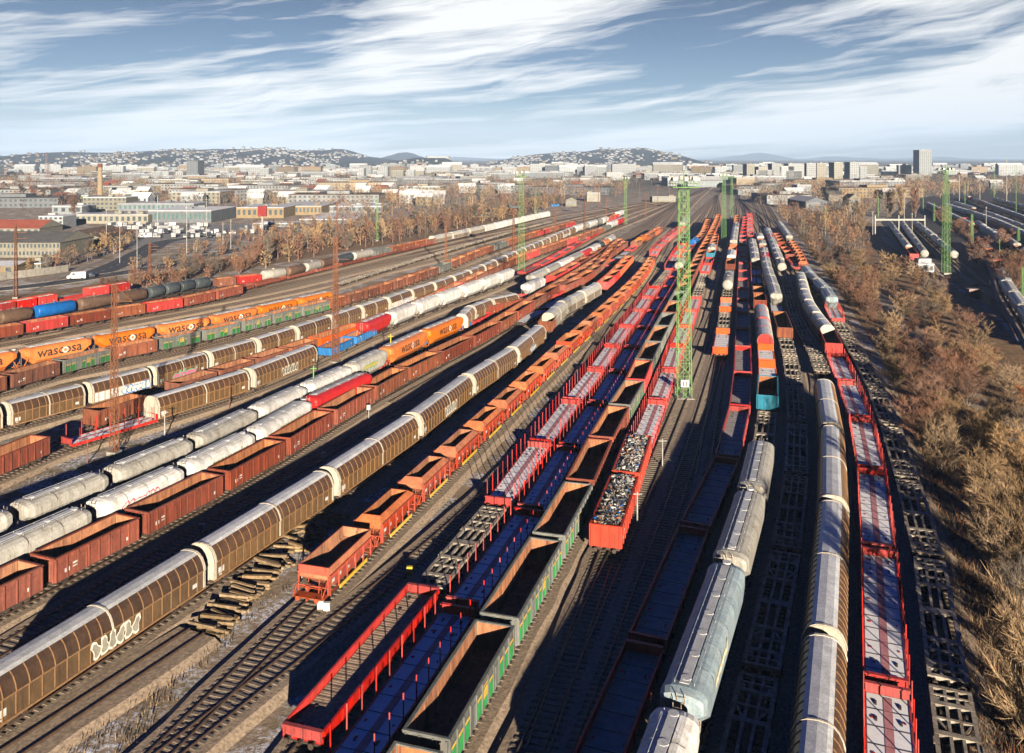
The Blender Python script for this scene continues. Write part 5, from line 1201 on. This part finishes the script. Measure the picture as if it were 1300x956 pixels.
# hillside houses: a countless scatter, one object
R = random.Random(3); mat('villa_white', (0.42, 0.44, 0.48), 0.8, (0.30, 0.32, 0.36), 0.1)
hm = MB('villa_white', 'wall_white', 'roof_brown', 'roof_dark', 'wall_ochre')
def house(b, x, y, z, w, d, h, wm, rm):
    b.box(x-w/2, x+w/2, y-d/2, y+d/2, z-6, z+h, wm); b.face([(x-w/2-.4, y-d/2-.4, z+h+.05), (x+w/2+.4, y-d/2-.4, z+h+.05), (x+w/2+.4, y, z+h+h*.4), (x-w/2-.4, y, z+h+h*.4)], rm); b.face([(x+w/2+.4, y+d/2, z+h+.05), (x-w/2-.4, y+d/2, z+h+.05), (x-w/2-.4, y, z+h+h*.4), (x+w/2+.4, y, z+h+h*.4)], rm)
for fn, a, c, n, tmax, dens in ((h1, 0, 475, 2300, .52, lambda px: .25+.75*min(1, max(0, (px-150)/120))), (h2, 620, 870, 1000, .50, lambda px: 1 if px < 780 else .35), (h3, 480, 560, 60, .35, lambda px: 1)):
    for k in range(n):
        px = R.uniform(a, c); t = R.random()**1.15*tmax
        if R.random() > dens(px)*(1-.45*t/tmax): continue
        if .5+.5*sin(px*.09+t*9)*sin(px*.031-t*13) < .28: continue
        x, y, z = fn(px, t); s_ = R.uniform(.45, .95); house(hm, x, y, z, R.uniform(9, 20)*s_, R.uniform(8, 14), R.uniform(5, 9)*s_, R.choice([0, 0, 0, 1, 1, 4]), R.choice([2, 2, 3]))
tag(link('hillside_houses', hm.mesh('hillside_houses')), 'white villas scattered over the wooded hillsides', 'houses', kind='stuff')
# ------------------------------------------------------------------ the town on the plain
def in_yard(px, py):
    # keep the railway land free
    if py > 262: return True
    if py > 236 and 800 < px < 960: return True
    if py > 246 and 560 < px < 985: return True
    if py > 240 and px > 1130: return True
    return False
R = random.Random(21); cnt = 0; far_m = MB('wall_cream', 'wall_white', 'wall_grey', 'wall_ochre', 'wall_brick', 'wall_pink', 'roof_dark', 'roof_light', 'roof_brown', 'roof_red', 'glass_dark')
PR = []
def town_proto(kind, wm, rm, R):
    b = MB(wm, rm, 'glass_dark')
    if kind == 'block': w, d, h = R.uniform(22, 60), R.uniform(12, 18), R.uniform(12, 24)
    elif kind == 'hall': w, d, h = R.uniform(35, 90), R.uniform(25, 50), R.uniform(7, 11)
    else: w, d, h = R.uniform(10, 18), R.uniform(9, 13), R.uniform(5, 8)
    b.box(-w/2, w/2, -d/2, d/2, 0, h)
    if kind == 'house' or (kind == 'block' and R.random() < .4):
        b.face([(-w/2-.5,-d/2-.5,h+.02),(w/2+.5,-d/2-.5,h+.02),(w/2+.5,0,h+d*.3),(-w/2-.5,0,h+d*.3)], 1); b.face([(w/2+.5,d/2+.5,h+.02),(-w/2-.5,d/2+.5,h+.02),(-w/2-.5,0,h+d*.3),(w/2+.5,0,h+d*.3)], 1)
        b.face([(w/2,-d/2,h),(w/2,d/2,h),(w/2,0,h+d*.29)], 0); b.face([(-w/2,d/2,h),(-w/2,-d/2,h),(-w/2,0,h+d*.29)], 0)
    else:
        b.box(-w/2-.2, w/2+.2, -d/2-.2, d/2+.2, h, h+.4, 1); b.box(-w*.1, w*.15, -d*.2, d*.2, h+.4, h+2.6, 0)
    fl = max(1, int(h/3)); n = max(2, int(w/3.5))
    for f in range(fl):
        for k in range(n):
            x = -w/2+w*(k+.5)/n; z = f*h/fl+h/fl*.3; b.face([(x-.8,-d/2-.05,z),(x+.8,-d/2-.05,z),(x+.8,-d/2-.05,z+h/fl*.5),(x-.8,-d/2-.05,z+h/fl*.5)], 2)
        for k in range(max(1, int(d/5))):
            y = -d/2+d*(k+.5)/max(1, int(d/5)); z = f*h/fl+h/fl*.3; b.face([(w/2+.05,y-.8,z),(w/2+.05,y+.8,z),(w/2+.05,y+.8,z+h/fl*.5),(w/2+.05,y-.8,z+h/fl*.5)], 2)
    return b, w, d
for i in range(26):
    kd = ['block', 'hall', 'house', 'block'][i % 4]; b, w, d = town_proto(kd, R.choice(W_[:4]+W_[:2]), R.choice(['roof_dark','roof_light','roof_brown','roof_light','roof_red','roof_frost','roof_brown']), R); PR.append((kd, b.mesh(kd), w, d, b))
taken = []; things = 0
cand = []
for k in range(5200):
    px = R.uniform(-20, 1320); py = 206.2+ (262-206.2)*R.random()**2.1
    cand.append((px, py))
cand.sort(key=lambda c: -c[1])
for px, py in cand:
    if in_yard(px, py): continue
    x, y = G(px, py)
    if y > (2700 if px < 585 else 3150): continue
    i = R.randrange(len(PR)); kd, me, w, d, b = PR[i]
    if py > 224 and (kd == 'block' or R.random() < .45): continue
    # leave a wooded band with few houses
    if 222 < py < 250 and px < 120 and R.random() < .7: continue
    if px > 1000 and py > 222 and R.random() < .82: continue
    if 640 < px < 830 and py > 226 and R.random() < .8: continue
    if py < 219 and kd == 'house': i = (i//4)*4; kd, me, w, d, b = PR[i]
    if any(abs(x-q[0]) < (w+q[2])/2+3 and abs(y-q[1]) < (d+q[3])/2+6 for q in taken[-400:]): continue
    taken.append((x, y, w, d)); rz = R.choice([0, 0, .25, -.3])+R.uniform(-.1, .1)
    if things < 235:
        o = link({'block': 'apartment_block', 'hall': 'warehouse', 'house': 'house'}[kd], me, None, (x, y, 0), rz)
        side = 'left' if px < 430 else 'central' if px < 860 else 'right'
        tag(o, f"{ {'block':'pale multi-storey block','hall':'low wide hall','house':'small pitched-roof house'}[kd]} of the town, {ordn(things)} building counted away from the yard, {side} side", {'block': 'apartment block', 'hall': 'hall', 'house': 'house'}[kd], 'town buildings beyond the yard'); things += 1
    else:
        far_m.add(b, Matrix.Translation((x, y, 0)) @ Matrix.Rotation(rz, 4, 'Z') @ Matrix.Diagonal((1, 1, R.choice([.35,.4,.5,.6,.8]), 1)))
tag(link('distant_town', far_m.mesh('distant_town')), 'dense pale mass of city buildings toward the hills', 'city', kind='stuff')
print('town', things, len(taken))
# ------------------------------------------------------------------ trees and scrub
def branch_tree(R, h, stems, spread, twigs, tm, bushy=False, tw=.022, lean=.25):
    t = MB('bark'); c = MB(tm); ends = []
    for s_ in range(stems):
        a = 2*pi*(s_+R.random())/stems; p = Vector((cos(a)*.25*min(1, stems-1), sin(a)*.25*min(1, stems-1), 0)); dr = Vector((cos(a)*lean, sin(a)*lean, 1)).normalized() if stems > 1 else Vector((R.uniform(-.05, .05), R.uniform(-.05, .05), 1))
        seg = 5; L = h*R.uniform(.75, 1)/seg; r = h*.013/(stems**.4)
        for k in range(seg):
            q = p+dr*L; t.bar(p, q, r, 0, 5, r*.75); r *= .75
            if k >= (0 if bushy else 1):
                for j in range(3):
                    a2 = R.uniform(0, 2*pi); d2 = (dr*R.uniform(.35, .9)+Vector((cos(a2), sin(a2), .15))*spread).normalized(); L2 = L*R.uniform(.7, 1.4)*(1.2-.12*k); m_ = p.lerp(q, R.random()); e = m_+d2*L2; t.bar(m_, e, r*.7, 0, 3, r*.3); ends.append((m_, e, d2, L2))
                    for jj in range(2):
                        a3 = R.uniform(0, 2*pi); d3 = (d2+Vector((cos(a3), sin(a3), .3))*.7).normalized(); e3 = m_.lerp(e, R.uniform(.4, .9)); e4 = e3+d3*L2*.7; t.bar(e3, e4, r*.35, 0, 3, r*.15); ends.append((e3, e4, d3, L2*.7))
            p = q; dr = (dr+Vector((R.uniform(-.16, .16), R.uniform(-.16, .16), .06))).normalized()
        ends.append((p-dr*L, p, dr, L))
    for k in range(twigs):
        a, b_, d, L = ends[R.randrange(len(ends))]; s0 = a.lerp(b_, R.uniform(.2, 1.0)); v = (d*.8+Vector((R.gauss(0, .42), R.gauss(0, .42), R.gauss(.45, .4)))).normalized(); l = R.uniform(.25, .8)*(h/7)*1.1
        u = v.cross(Vector((R.uniform(-1, 1), R.uniform(-1, 1), R.uniform(-1, 1)))).normalized()*tw*R.uniform(.6, 1.3)
        e = s0+v*l; c.face([s0-u, s0+u, e+u*.3, e-u*.3])
        if R.random() < .5:
            v2 = (v+Vector((R.gauss(0, .6), R.gauss(0, .6), R.gauss(0, .5)))).normalized(); s1 = s0.lerp(e, .5); e2 = s1+v2*l*.6; c.face([s1-u*.7, s1+u*.7, e2+u*.2, e2-u*.2])
    return t.mesh('trunk'), c.mesh('crown')
R = random.Random(101)
TP = {}
TP['near'] = [branch_tree(R, R.uniform(6, 9), 8, .5, 5200, m, True, .02, .30) for m in ('twig_tan', 'twig_red', 'twig_tan', 'twig_orange', 'twig_grey')]
TP['mid'] = [branch_tree(R, R.uniform(6, 9), 6, .5, 2300, m, True, .036, .28) for m in ('twig_red', 'twig_tan', 'twig_red', 'twig_grey', 'twig_tan')]
TP['neartree'] = [branch_tree(R, R.uniform(9, 12), 4, .5, 5200, m, True, .02, .2) for m in ('twig_tan', 'twig_grey', 'twig_tan')]
TP['tree'] = [branch_tree(R, R.uniform(11, 15), 1, .65, 1500, m, False, .085, .1) for m in ('twig_grey', 'twig_tan', 'twig_red', 'twig_grey')]
TP['poplar'] = [branch_tree(R, 17, 3, .22, 1400, m, True, .08, .06) for m in ('twig_tan', 'twig_red')]
TC = {'near': 'twig', }
LOOK = {'twig_tan': 'tan', 'twig_red': 'reddish brown', 'twig_orange': 'orange brown', 'twig_grey': 'greyish'}
NT = [0]
def tree(kind, i, x, y, s, label, group, cat):
    tr, cr = TP[kind][i % len(TP[kind])]
    fat = 1.35 if kind in ('near', 'mid') else 1
    rt = link('bare_shrub' if kind in ('near', 'mid') else 'bare_tree', None, None, (x, y, 0), R.uniform(0, 2*pi), (s*fat*R.uniform(.85, 1.15), s*fat, s*R.uniform(.8, 1.15)))
    link('trunk', tr, rt); link('crown', cr, rt); tag(rt, label, cat, group); NT[0] += 1
def inpoly(x, y, P):
    c = False; j = len(P)-1
    for i in range(len(P)):
        if (P[i][1] > y) != (P[j][1] > y) and x < (P[j][0]-P[i][0])*(y-P[i][1])/(P[j][1]-P[i][1])+P[i][0]: c = not c
        j = i
    return c
def scatter(poly, dist, R, n=6000, grow=0.0):
    P = [G(a, b) for a, b in poly]; xs_ = [p[0] for p in P]; ys_ = [p[1] for p in P]; out = []
    for k in range(n):
        x, y = R.uniform(min(xs_), max(xs_)), R.uniform(min(ys_), max(ys_))
        if not inpoly(x, y, P): continue
        dd = dist*(1+grow*max(0, y-100)/100)
        if any((x-q[0])**2+(y-q[1])**2 < dd*dd for q in out): continue
        out.append((x, y))
    out.sort(key=lambda p: p[1]); return out
RB = [(1285,1000),(1270,880),(1252,780),(1218,660),(1168,560),(1122,470),(1085,400),(1058,362),(1030,325),(1005,290),(985,268),(1040,262),(1075,285),(1110,330),(1160,352),(1215,395),(1262,440),(1340,560),(1560,800),(1600,1000)]
pts = scatter(RB, 5.3, R, 12000, .10)
print('right scrub', len(pts))
more = []
nR = 0
for i, (x, y) in enumerate(pts):
    if nR < 185 and y < 330:
        far_k = y > 150; px = CX+F*x/y; pm = R.choices([0, 1, 2, 3, 4], [4, 3, 4, 1.2, 1.5])[0] if not far_k else R.choices([0, 1, 2, 3, 4], [4, 3, 4, 1.2, 3])[0]
        mn = (('twig_tan', 'twig_red', 'twig_tan', 'twig_orange', 'twig_grey') if not far_k else ('twig_red', 'twig_tan', 'twig_red', 'twig_grey', 'twig_tan'))[pm]
        tree('mid' if far_k else 'near', pm, x, y, R.uniform(.45, .8), f"{LOOK[mn]} leafless shrub of the right scrub belt, {ordn(nR)} counted away from the camera", 'leafless shrubs of the right scrub belt', 'shrub'); nR += 1
    else: more.append((x, y, 6.5))
# small rank-grass tufts and low bramble on the open ground near the scrub and between tracks: countless, one object
gm = MB('twig_tan', 'twig_orange', 'twig_grey')
for k in range(5200):
    if k % 3: px, py = R.uniform(1150, 1320), R.uniform(520, 980)
    else: px, py = R.uniform(1060, 1300), R.uniform(360, 620)
    x, y = G(px, py); d1 = inpoly(px, py, [(1208,985),(1225,870),(1190,680),(1160,600),(1120,500),(1078,430),(1060,380),(1100,380),(1400,500),(1500,985)])
    if not d1: continue
    m = R.choice([0, 0, 1, 2])
    for j in range(5):
        a = R.uniform(0, 2*pi); l = R.uniform(.25, .8); u = Vector((cos(a+1.6), sin(a+1.6), 0))*.035; b0 = Vector((x+R.uniform(-.3, .3), y+R.uniform(-.3, .3), 0)); e = b0+Vector((cos(a)*l*.6, sin(a)*l*.6, l)); gm.face([b0-u, b0+u, e], m)
for k in range(3800):   # weeds on the dirt strips between rows at left and centre
    px, py = R.uniform(-10, 860), R.uniform(470, 960); x, y = G(px, py)
    # only on open strips
    ok = inpoly(px, py, [(-10,640),(0,590),(140,585),(340,500),(520,440),(600,400),(640,395),(560,430),(380,470),(240,535),(110,600),(20,650)]) or inpoly(px, py, [(20,985),(290,770),(380,740),(250,860),(140,985)]) or inpoly(px, py, [(700,810),(760,700),(800,690),(740,830),(700,985),(620,985)]) or inpoly(px, py, [(-10,860),(0,800),(120,720),(130,735)])
    if not ok: continue
    for j in range(4):
        a = R.uniform(0, 2*pi); l = R.uniform(.15, .45); u = Vector((cos(a+1.6), sin(a+1.6), 0))*.04; b0 = Vector((x+R.uniform(-.3, .3), y+R.uniform(-.3, .3), 0)); e = b0+Vector((cos(a)*l*.6, sin(a)*l*.6, l)); gm.face([b0-u, b0+u, e], R.choice([0, 0, 2]))
tag(link('dry_weeds', gm.mesh('dry_weeds')), 'dry weeds and grass tufts on the open ground', 'weeds', kind='stuff')
# left scrub belt
LB = [(120,372),(200,352),(260,338),(330,322),(380,306),(430,296),(500,288),(560,276),(640,262),(700,256),(715,262),(640,278),(560,296),(500,308),(440,318),(380,330),(300,350),(200,368)]
pts = scatter(LB, 4.4, R, 14000, .08); nL = 0
print('left scrub', len(pts))
R.shuffle(pts); pts.sort(key=lambda p: p[1])
for i, (x, y) in enumerate(pts):
    px = CX+F*x/y
    if nL < 110 and i % 3 == 0 and x > -400:
        k = R.choice([0, 1, 2, 3, 0]); big = px > 330 and R.random() < .65
        if big: tree('tree', k, x, y, R.uniform(.5, .85), f"leafless tree of the left embankment belt, {ordn(nL)} counted away from the camera", 'leafless trees of the left embankment', 'tree')
        else: tree('mid', k, x, y, R.uniform(.55, .85), f"low bare shrub of the left embankment, {ordn(nL)} counted away from the camera", 'low bare shrubs of the left embankment', 'shrub')
        nL += 1
    else: more.append((x, y, 7.5 if px > 330 else 4))
for (x, y) in scatter([(150,346),(230,325),(300,300),(330,288),(420,276),(480,270),(470,288),(400,302),(300,322),(200,350)], 4.6, R, 5000, .06):
    if R.random() < .75: more.append((x, y, R.uniform(2.5, 5)))
for (x, y) in scatter([(62,345),(112,332),(150,322),(170,306),(120,308),(80,326)], 4.6, R, 1500, .06): more.append((x, y, R.uniform(3, 6)))
# single trees one can tell apart
SG = [('neartree',1,1312,860,.9,'tall bare tree at the near right edge, close to the frame side'),('neartree',2,1306,905,.7,'tall greyish bare tree at the near right edge, second nearest there'),('neartree',0,1308,950,1.1,'tall bare tree at the near right corner'),('neartree',2,1304,740,1.0,'tall bare tree at the right edge, farthest of the near right trees'),
 ('poplar',0,1093,300,1.0,'tall tan poplar behind the right scrub, left of the gantry'),('poplar',0,1145,278,1.2,'broad tan bare tree right behind the gantry'),('poplar',1,1162,276,1.1,'tan bare tree beside the broad one behind the gantry'),('poplar',0,1130,276,1.2,'tan bare tree left of the broad one behind the gantry'),
 ('tree',0,30,262,1.2,'dark bare tree group at the far left, left one'),('tree',2,42,258,1.3,'dark bare tree group at the far left, middle one'),('tree',0,55,262,1.1,'dark bare tree group at the far left, right one'),('poplar',1,93,276,.9,'reddish bare tree in front of the cream workshop'),
 ('mid',2,1240,335,1.2,'round tan shrub standing alone in the dark sidings'),('mid',0,1215,300,1.4,'reddish shrub between the far right sidings'),('mid',0,1228,302,1.3,'second reddish shrub between the far right sidings'),('mid',2,1196,284,1.2,'tan shrub left of the tall right mast'),
 ('tree',1,497,262,1.0,'tall bare tree above the white store'),('tree',0,112,330,.6,'bare tree beside the side road, nearest'),('tree',1,132,324,.6,'bare tree beside the side road, farther'),('tree',3,85,340,.55,'bare tree behind the concrete wall, right one'),('tree',0,60,345,.5,'bare tree behind the concrete wall, middle one'),('tree',1,38,350,.5,'bare tree behind the concrete wall, left one'),
 ('near',1,1285,372,1.2,'bare shrub beside the curved mixed row, nearer'),('mid',1,1290,350,1.2,'bare shrub beside the curved mixed row, middle'),('mid',0,1275,318,1.2,'bare shrub beside the curved mixed row, farther')]
for kd, i, px, py, s_, lb in SG:
    x, y = G(px, py); tree(kd, i, x, y, s_, lb, 'separate bare trees', 'tree')
# woodland masses: real trunks with sparse crowns, merged
def lowtree(b, x, y, h, R, m, n=46):
    w = max(.22, y*.00034)
    b.face([(x-.2, y, 0), (x+.2, y, 0), (x+.08, y, h*.6), (x-.08, y, h*.6)], m)
    for k in range(n):
        a = R.uniform(0, 2*pi); rr = h*.30*R.random()**.5; z = h*R.uniform(.15, .98); rr *= (1.15-abs(z/h-.5)*1.1)
        p = Vector((x+cos(a)*rr, y+sin(a)*rr, z)); v = Vector((cos(a)*.5+R.uniform(-.4, .4), sin(a)*.5+R.uniform(-.4, .4), R.uniform(.3, 1.0))).normalized()*h*R.uniform(.08, .2)
        u = v.cross(Vector((R.uniform(-1, 1), R.uniform(-1, 1), R.uniform(-1, 1)))).normalized()*w*R.uniform(.5, 1.2); b.face([p-u, p+u, p+v], m)
wm = MB('twig_grey', 'twig_red', 'twig_tan', 'evergreen')
for x, y, h in more: lowtree(wm, x, y, h*R.uniform(.7, 1.2), R, R.choices([0, 1, 2], [2, 3, 2])[0], 70)
tag(link('scrub_thicket', wm.mesh('scrub_thicket')), 'dense reddish bare scrub filling the far ends of both belts', 'thicket', kind='stuff')
wm = MB('twig_grey', 'twig_red', 'twig_tan', 'evergreen')
regions = [((985,268),(985,240),(1060,236),(1140,232),(1300,230),(1320,246),(1200,250),(1140,262),(1120,288),(1075,285),(1040,262))]
cnt = 0
for poly, dist, n in ((regions[0], 9, 5000), (((-20,262),(-20,232),(120,230),(200,238),(100,256),(60,266)), 11, 2500), (((380,262),(480,246),(600,240),(700,232),(800,234),(790,250),(700,256),(560,272),(430,290),(430,275)), 10, 4000), (((960,262),(930,246),(960,236),(1010,240),(1000,262)), 9, 1500)):
    for (x, y) in scatter(poly, dist, R, n):
        ev = R.random() < .05; lowtree(wm, x, y, R.uniform(6, 13), R, 3 if ev else R.choices([0, 1, 2], [5, 2, 2])[0], 50 if y < 1100 else 30); cnt += 1
for k in range(3200):
    px = R.uniform(-20, 1320); py = 209+(245-209)*R.random()**1.6
    if in_yard(px, py): continue
    x, y = G(px, py); lowtree(wm, x, y, R.uniform(7, 15), R, R.choices([0, 1, 3], [6, 2, 1])[0], 16); cnt += 1
for k in range(1500):
    px = R.uniform(-20, 640); py = 219+(264-219)*R.random()
    if in_yard(px, py) and py < 262 and px > 560: continue
    x, y = G(px, py)
    if any(abs(x-q[0]) < q[2]/2+2 and abs(y-q[1]) < q[3]/2+2 for q in taken): continue
    lowtree(wm, x, y, R.uniform(5, 11), R, R.choices([0, 1, 2, 3], [6, 3, 2, .6])[0], 44); cnt += 1
print('woodland trees', cnt, 'individual', NT[0])
tag(link('distant_woodland', wm.mesh('distant_woodland')), 'grey-brown winter trees between the town buildings', 'woodland', kind='stuff')
# ------------------------------------------------------------------ light, sky, air
SUN_EL = 11.0; SK = (5.3, 1.2); TR_DIR = Vector((-.20, 1, 0)).normalized()
dv = Vector((TR_DIR.x*cos(radians(SUN_EL)), TR_DIR.y*cos(radians(SUN_EL)), -sin(radians(SUN_EL))))
sd = bpy.data.lights.new('sun', 'SUN'); so = bpy.data.objects.new('sun', sd); COL.objects.link(so)
so.rotation_euler = dv.to_track_quat('-Z', 'Y').to_euler(); sd.energy = 5.0; sd.angle = radians(.5); sd.color = (1, .85, .66)
W = bpy.data.worlds.new('World'); S.world = W; W.use_nodes = True; nt = W.node_tree; N = nt.nodes; L = nt.links
bg = N['Background']; bg.inputs['Strength'].default_value = .05
sky = N.new('ShaderNodeTexSky'); sky.sky_type = 'NISHITA'; sky.sun_disc = False; sky.sun_elevation = radians(SUN_EL); sky.sun_rotation = atan2(-TR_DIR.x, -TR_DIR.y); sky.altitude = 100; sky.air_density = 1.0; sky.dust_density = 1.0; sky.ozone_density = 2.0
tc = N.new('ShaderNodeTexCoord'); sp = N.new('ShaderNodeSeparateXYZ'); L.new(tc.outputs['Generated'], sp.inputs[0])
def M(op, a, b=None, c=None):
    n = N.new('ShaderNodeMath'); n.operation = op
    for i, v in enumerate((a, b, c)):
        if v is None: continue
        if isinstance(v, (int, float)): n.inputs[i].default_value = v
        else: L.new(v, n.inputs[i])
    return n.outputs[0]
zz = M('MAXIMUM', sp.outputs['Z'], 0.0)
az = M('ARCTAN2', sp.outputs['X'], sp.outputs['Y'])
def noi(sx, sy, rot, loc, sc, det, rough, dist=0, warp=None):
    cv = N.new('ShaderNodeCombineXYZ'); L.new(az, cv.inputs[0]); L.new(M('POWER', zz, .65), cv.inputs[1])
    src = cv.outputs[0]
    if warp is not None:
        wn = N.new('ShaderNodeTexNoise'); wn.inputs['Scale'].default_value = warp[0]; wn.inputs['Detail'].default_value = 3; L.new(src, wn.inputs['Vector'])
        sb = N.new('ShaderNodeVectorMath'); sb.operation = 'SUBTRACT'; L.new(wn.outputs['Color'], sb.inputs[0]); sb.inputs[1].default_value = (.5, .5, .5)
        ml = N.new('ShaderNodeVectorMath'); ml.operation = 'MULTIPLY'; L.new(sb.outputs[0], ml.inputs[0]); ml.inputs[1].default_value = (warp[1], warp[2], 0)
        ad = N.new('ShaderNodeVectorMath'); ad.operation = 'ADD'; L.new(src, ad.inputs[0]); L.new(ml.outputs[0], ad.inputs[1]); src = ad.outputs[0]
    m = N.new('ShaderNodeMapping'); m.vector_type = 'TEXTURE'; m.inputs['Rotation'].default_value = (0, 0, rot); m.inputs['Scale'].default_value = (sx, sy, 1); m.inputs['Location'].default_value = loc; L.new(src, m.inputs['Vector'])
    n = N.new('ShaderNodeTexNoise'); n.inputs['Scale'].default_value = sc; n.inputs['Detail'].default_value = det; n.inputs['Roughness'].default_value = rough; n.inputs['Distortion'].default_value = dist; L.new(m.outputs[0], n.inputs['Vector']); return n.outputs['Fac']
n1 = noi(1.0, .34, .20, (SK[0], SK[1], 0), 2.3, 3, .5, .3)
n2 = noi(1.0, .13, .24, (3.1, .2, 0), 4.2, 13, .62, .5, (4.0, .25, .05))
n3 = noi(1.0, .07, .10, (1.7, .5, 0), 6.0, 12, .66, .3, (6.0, .12, .02))
bk = N.new('ShaderNodeMapRange'); bk.inputs['From Min'].default_value = -.35; bk.inputs['From Max'].default_value = .55; bk.inputs['To Min'].default_value = .12; bk.inputs['To Max'].default_value = 1; L.new(sp.outputs['Y'], bk.inputs['Value'])
cl = M('ADD', M('ADD', M('MULTIPLY', n1, .62), M('MULTIPLY', n2, .42)), M('MULTIPLY', n3, .18))
rp = N.new('ShaderNodeValToRGB'); rp.color_ramp.elements[0].position = .55; rp.color_ramp.elements[0].color = (0, 0, 0, 1); rp.color_ramp.elements[1].position = .675; rp.color_ramp.elements[1].color = (1, 1, 1, 1); e5 = rp.color_ramp.elements.new(.60); e5.color = (.45, .45, .45, 1); L.new(cl, rp.inputs['Fac'])
# the open sky: Nishita brought toward the photo's steel blue
tint = N.new('ShaderNodeMixRGB'); tint.blend_type = 'MULTIPLY'; tint.inputs[0].default_value = 1.0; L.new(sky.outputs[0], tint.inputs[1])
er = N.new('ShaderNodeValToRGB'); er.color_ramp.elements[0].position = 0; er.color_ramp.elements[0].color = (.95, 1.0, 1.3, 1); er.color_ramp.elements[1].position = .19; er.color_ramp.elements[1].color = (.04, .125, .26, 1); e3 = er.color_ramp.elements.new(.29); e3.color = (.07, .24, .92, 1); e4 = er.color_ramp.elements.new(.07); e4.color = (.17, .33, .58, 1); L.new(zz, er.inputs['Fac']); L.new(er.outputs['Color'], tint.inputs[2])
fd = N.new('ShaderNodeMapRange'); fd.inputs['From Min'].default_value = .19; fd.inputs['From Max'].default_value = .27; fd.inputs['To Min'].default_value = 1; fd.inputs['To Max'].default_value = 0; L.new(zz, fd.inputs['Value'])
mx = N.new('ShaderNodeMixRGB'); L.new(M('MULTIPLY', rp.outputs['Color'], fd.outputs[0]), mx.inputs[0]); L.new(tint.outputs[0], mx.inputs[1]); mx.inputs[2].default_value = (7.6, 7.5, 7.3, 1)
fx = N.new('ShaderNodeMixRGB'); fx.blend_type = 'MULTIPLY'; fx.inputs[0].default_value = 1; L.new(mx.outputs[0], fx.inputs[1]); L.new(bk.outputs[0], fx.inputs[2]); L.new(fx.outputs[0], bg.inputs['Color'])
EXPO = 1.45
S.view_settings.view_transform = 'Standard'; S.view_settings.look = 'None'; S.view_settings.gamma = 1; S.view_settings.exposure = EXPO; S.view_settings.use_curve_mapping = False
S.cycles.max_bounces = 4; S.cycles.diffuse_bounces = 0; S.cycles.glossy_bounces = 2; S.cycles.volume_bounces = 0; S.cycles.use_denoising = True
if True:
    hz = MB(); b = MB(); b.box(-20000, 20000, -700, 18500, -3, 620)
    m = bpy.data.materials.new('haze'); m.use_nodes = True; nt2 = m.node_tree
    for n in list(nt2.nodes):
        if n.type != 'OUTPUT_MATERIAL': nt2.nodes.remove(n)
    out = nt2.nodes[0]; pv = nt2.nodes.new('ShaderNodeVolumePrincipled'); pv.inputs['Color'].default_value = (.48, .68, 1, 1); pv.inputs['Density'].default_value = .000075; pv.inputs['Anisotropy'].default_value = -0.16
    nt2.links.new(pv.outputs[0], out.inputs['Volume'])
    MATS['haze'] = m; b.mats = ['haze']; tag(link('haze', b.mesh('haze')), 'thin pale winter haze over the plain', 'haze', kind='stuff')
print('objects', len(S.objects))
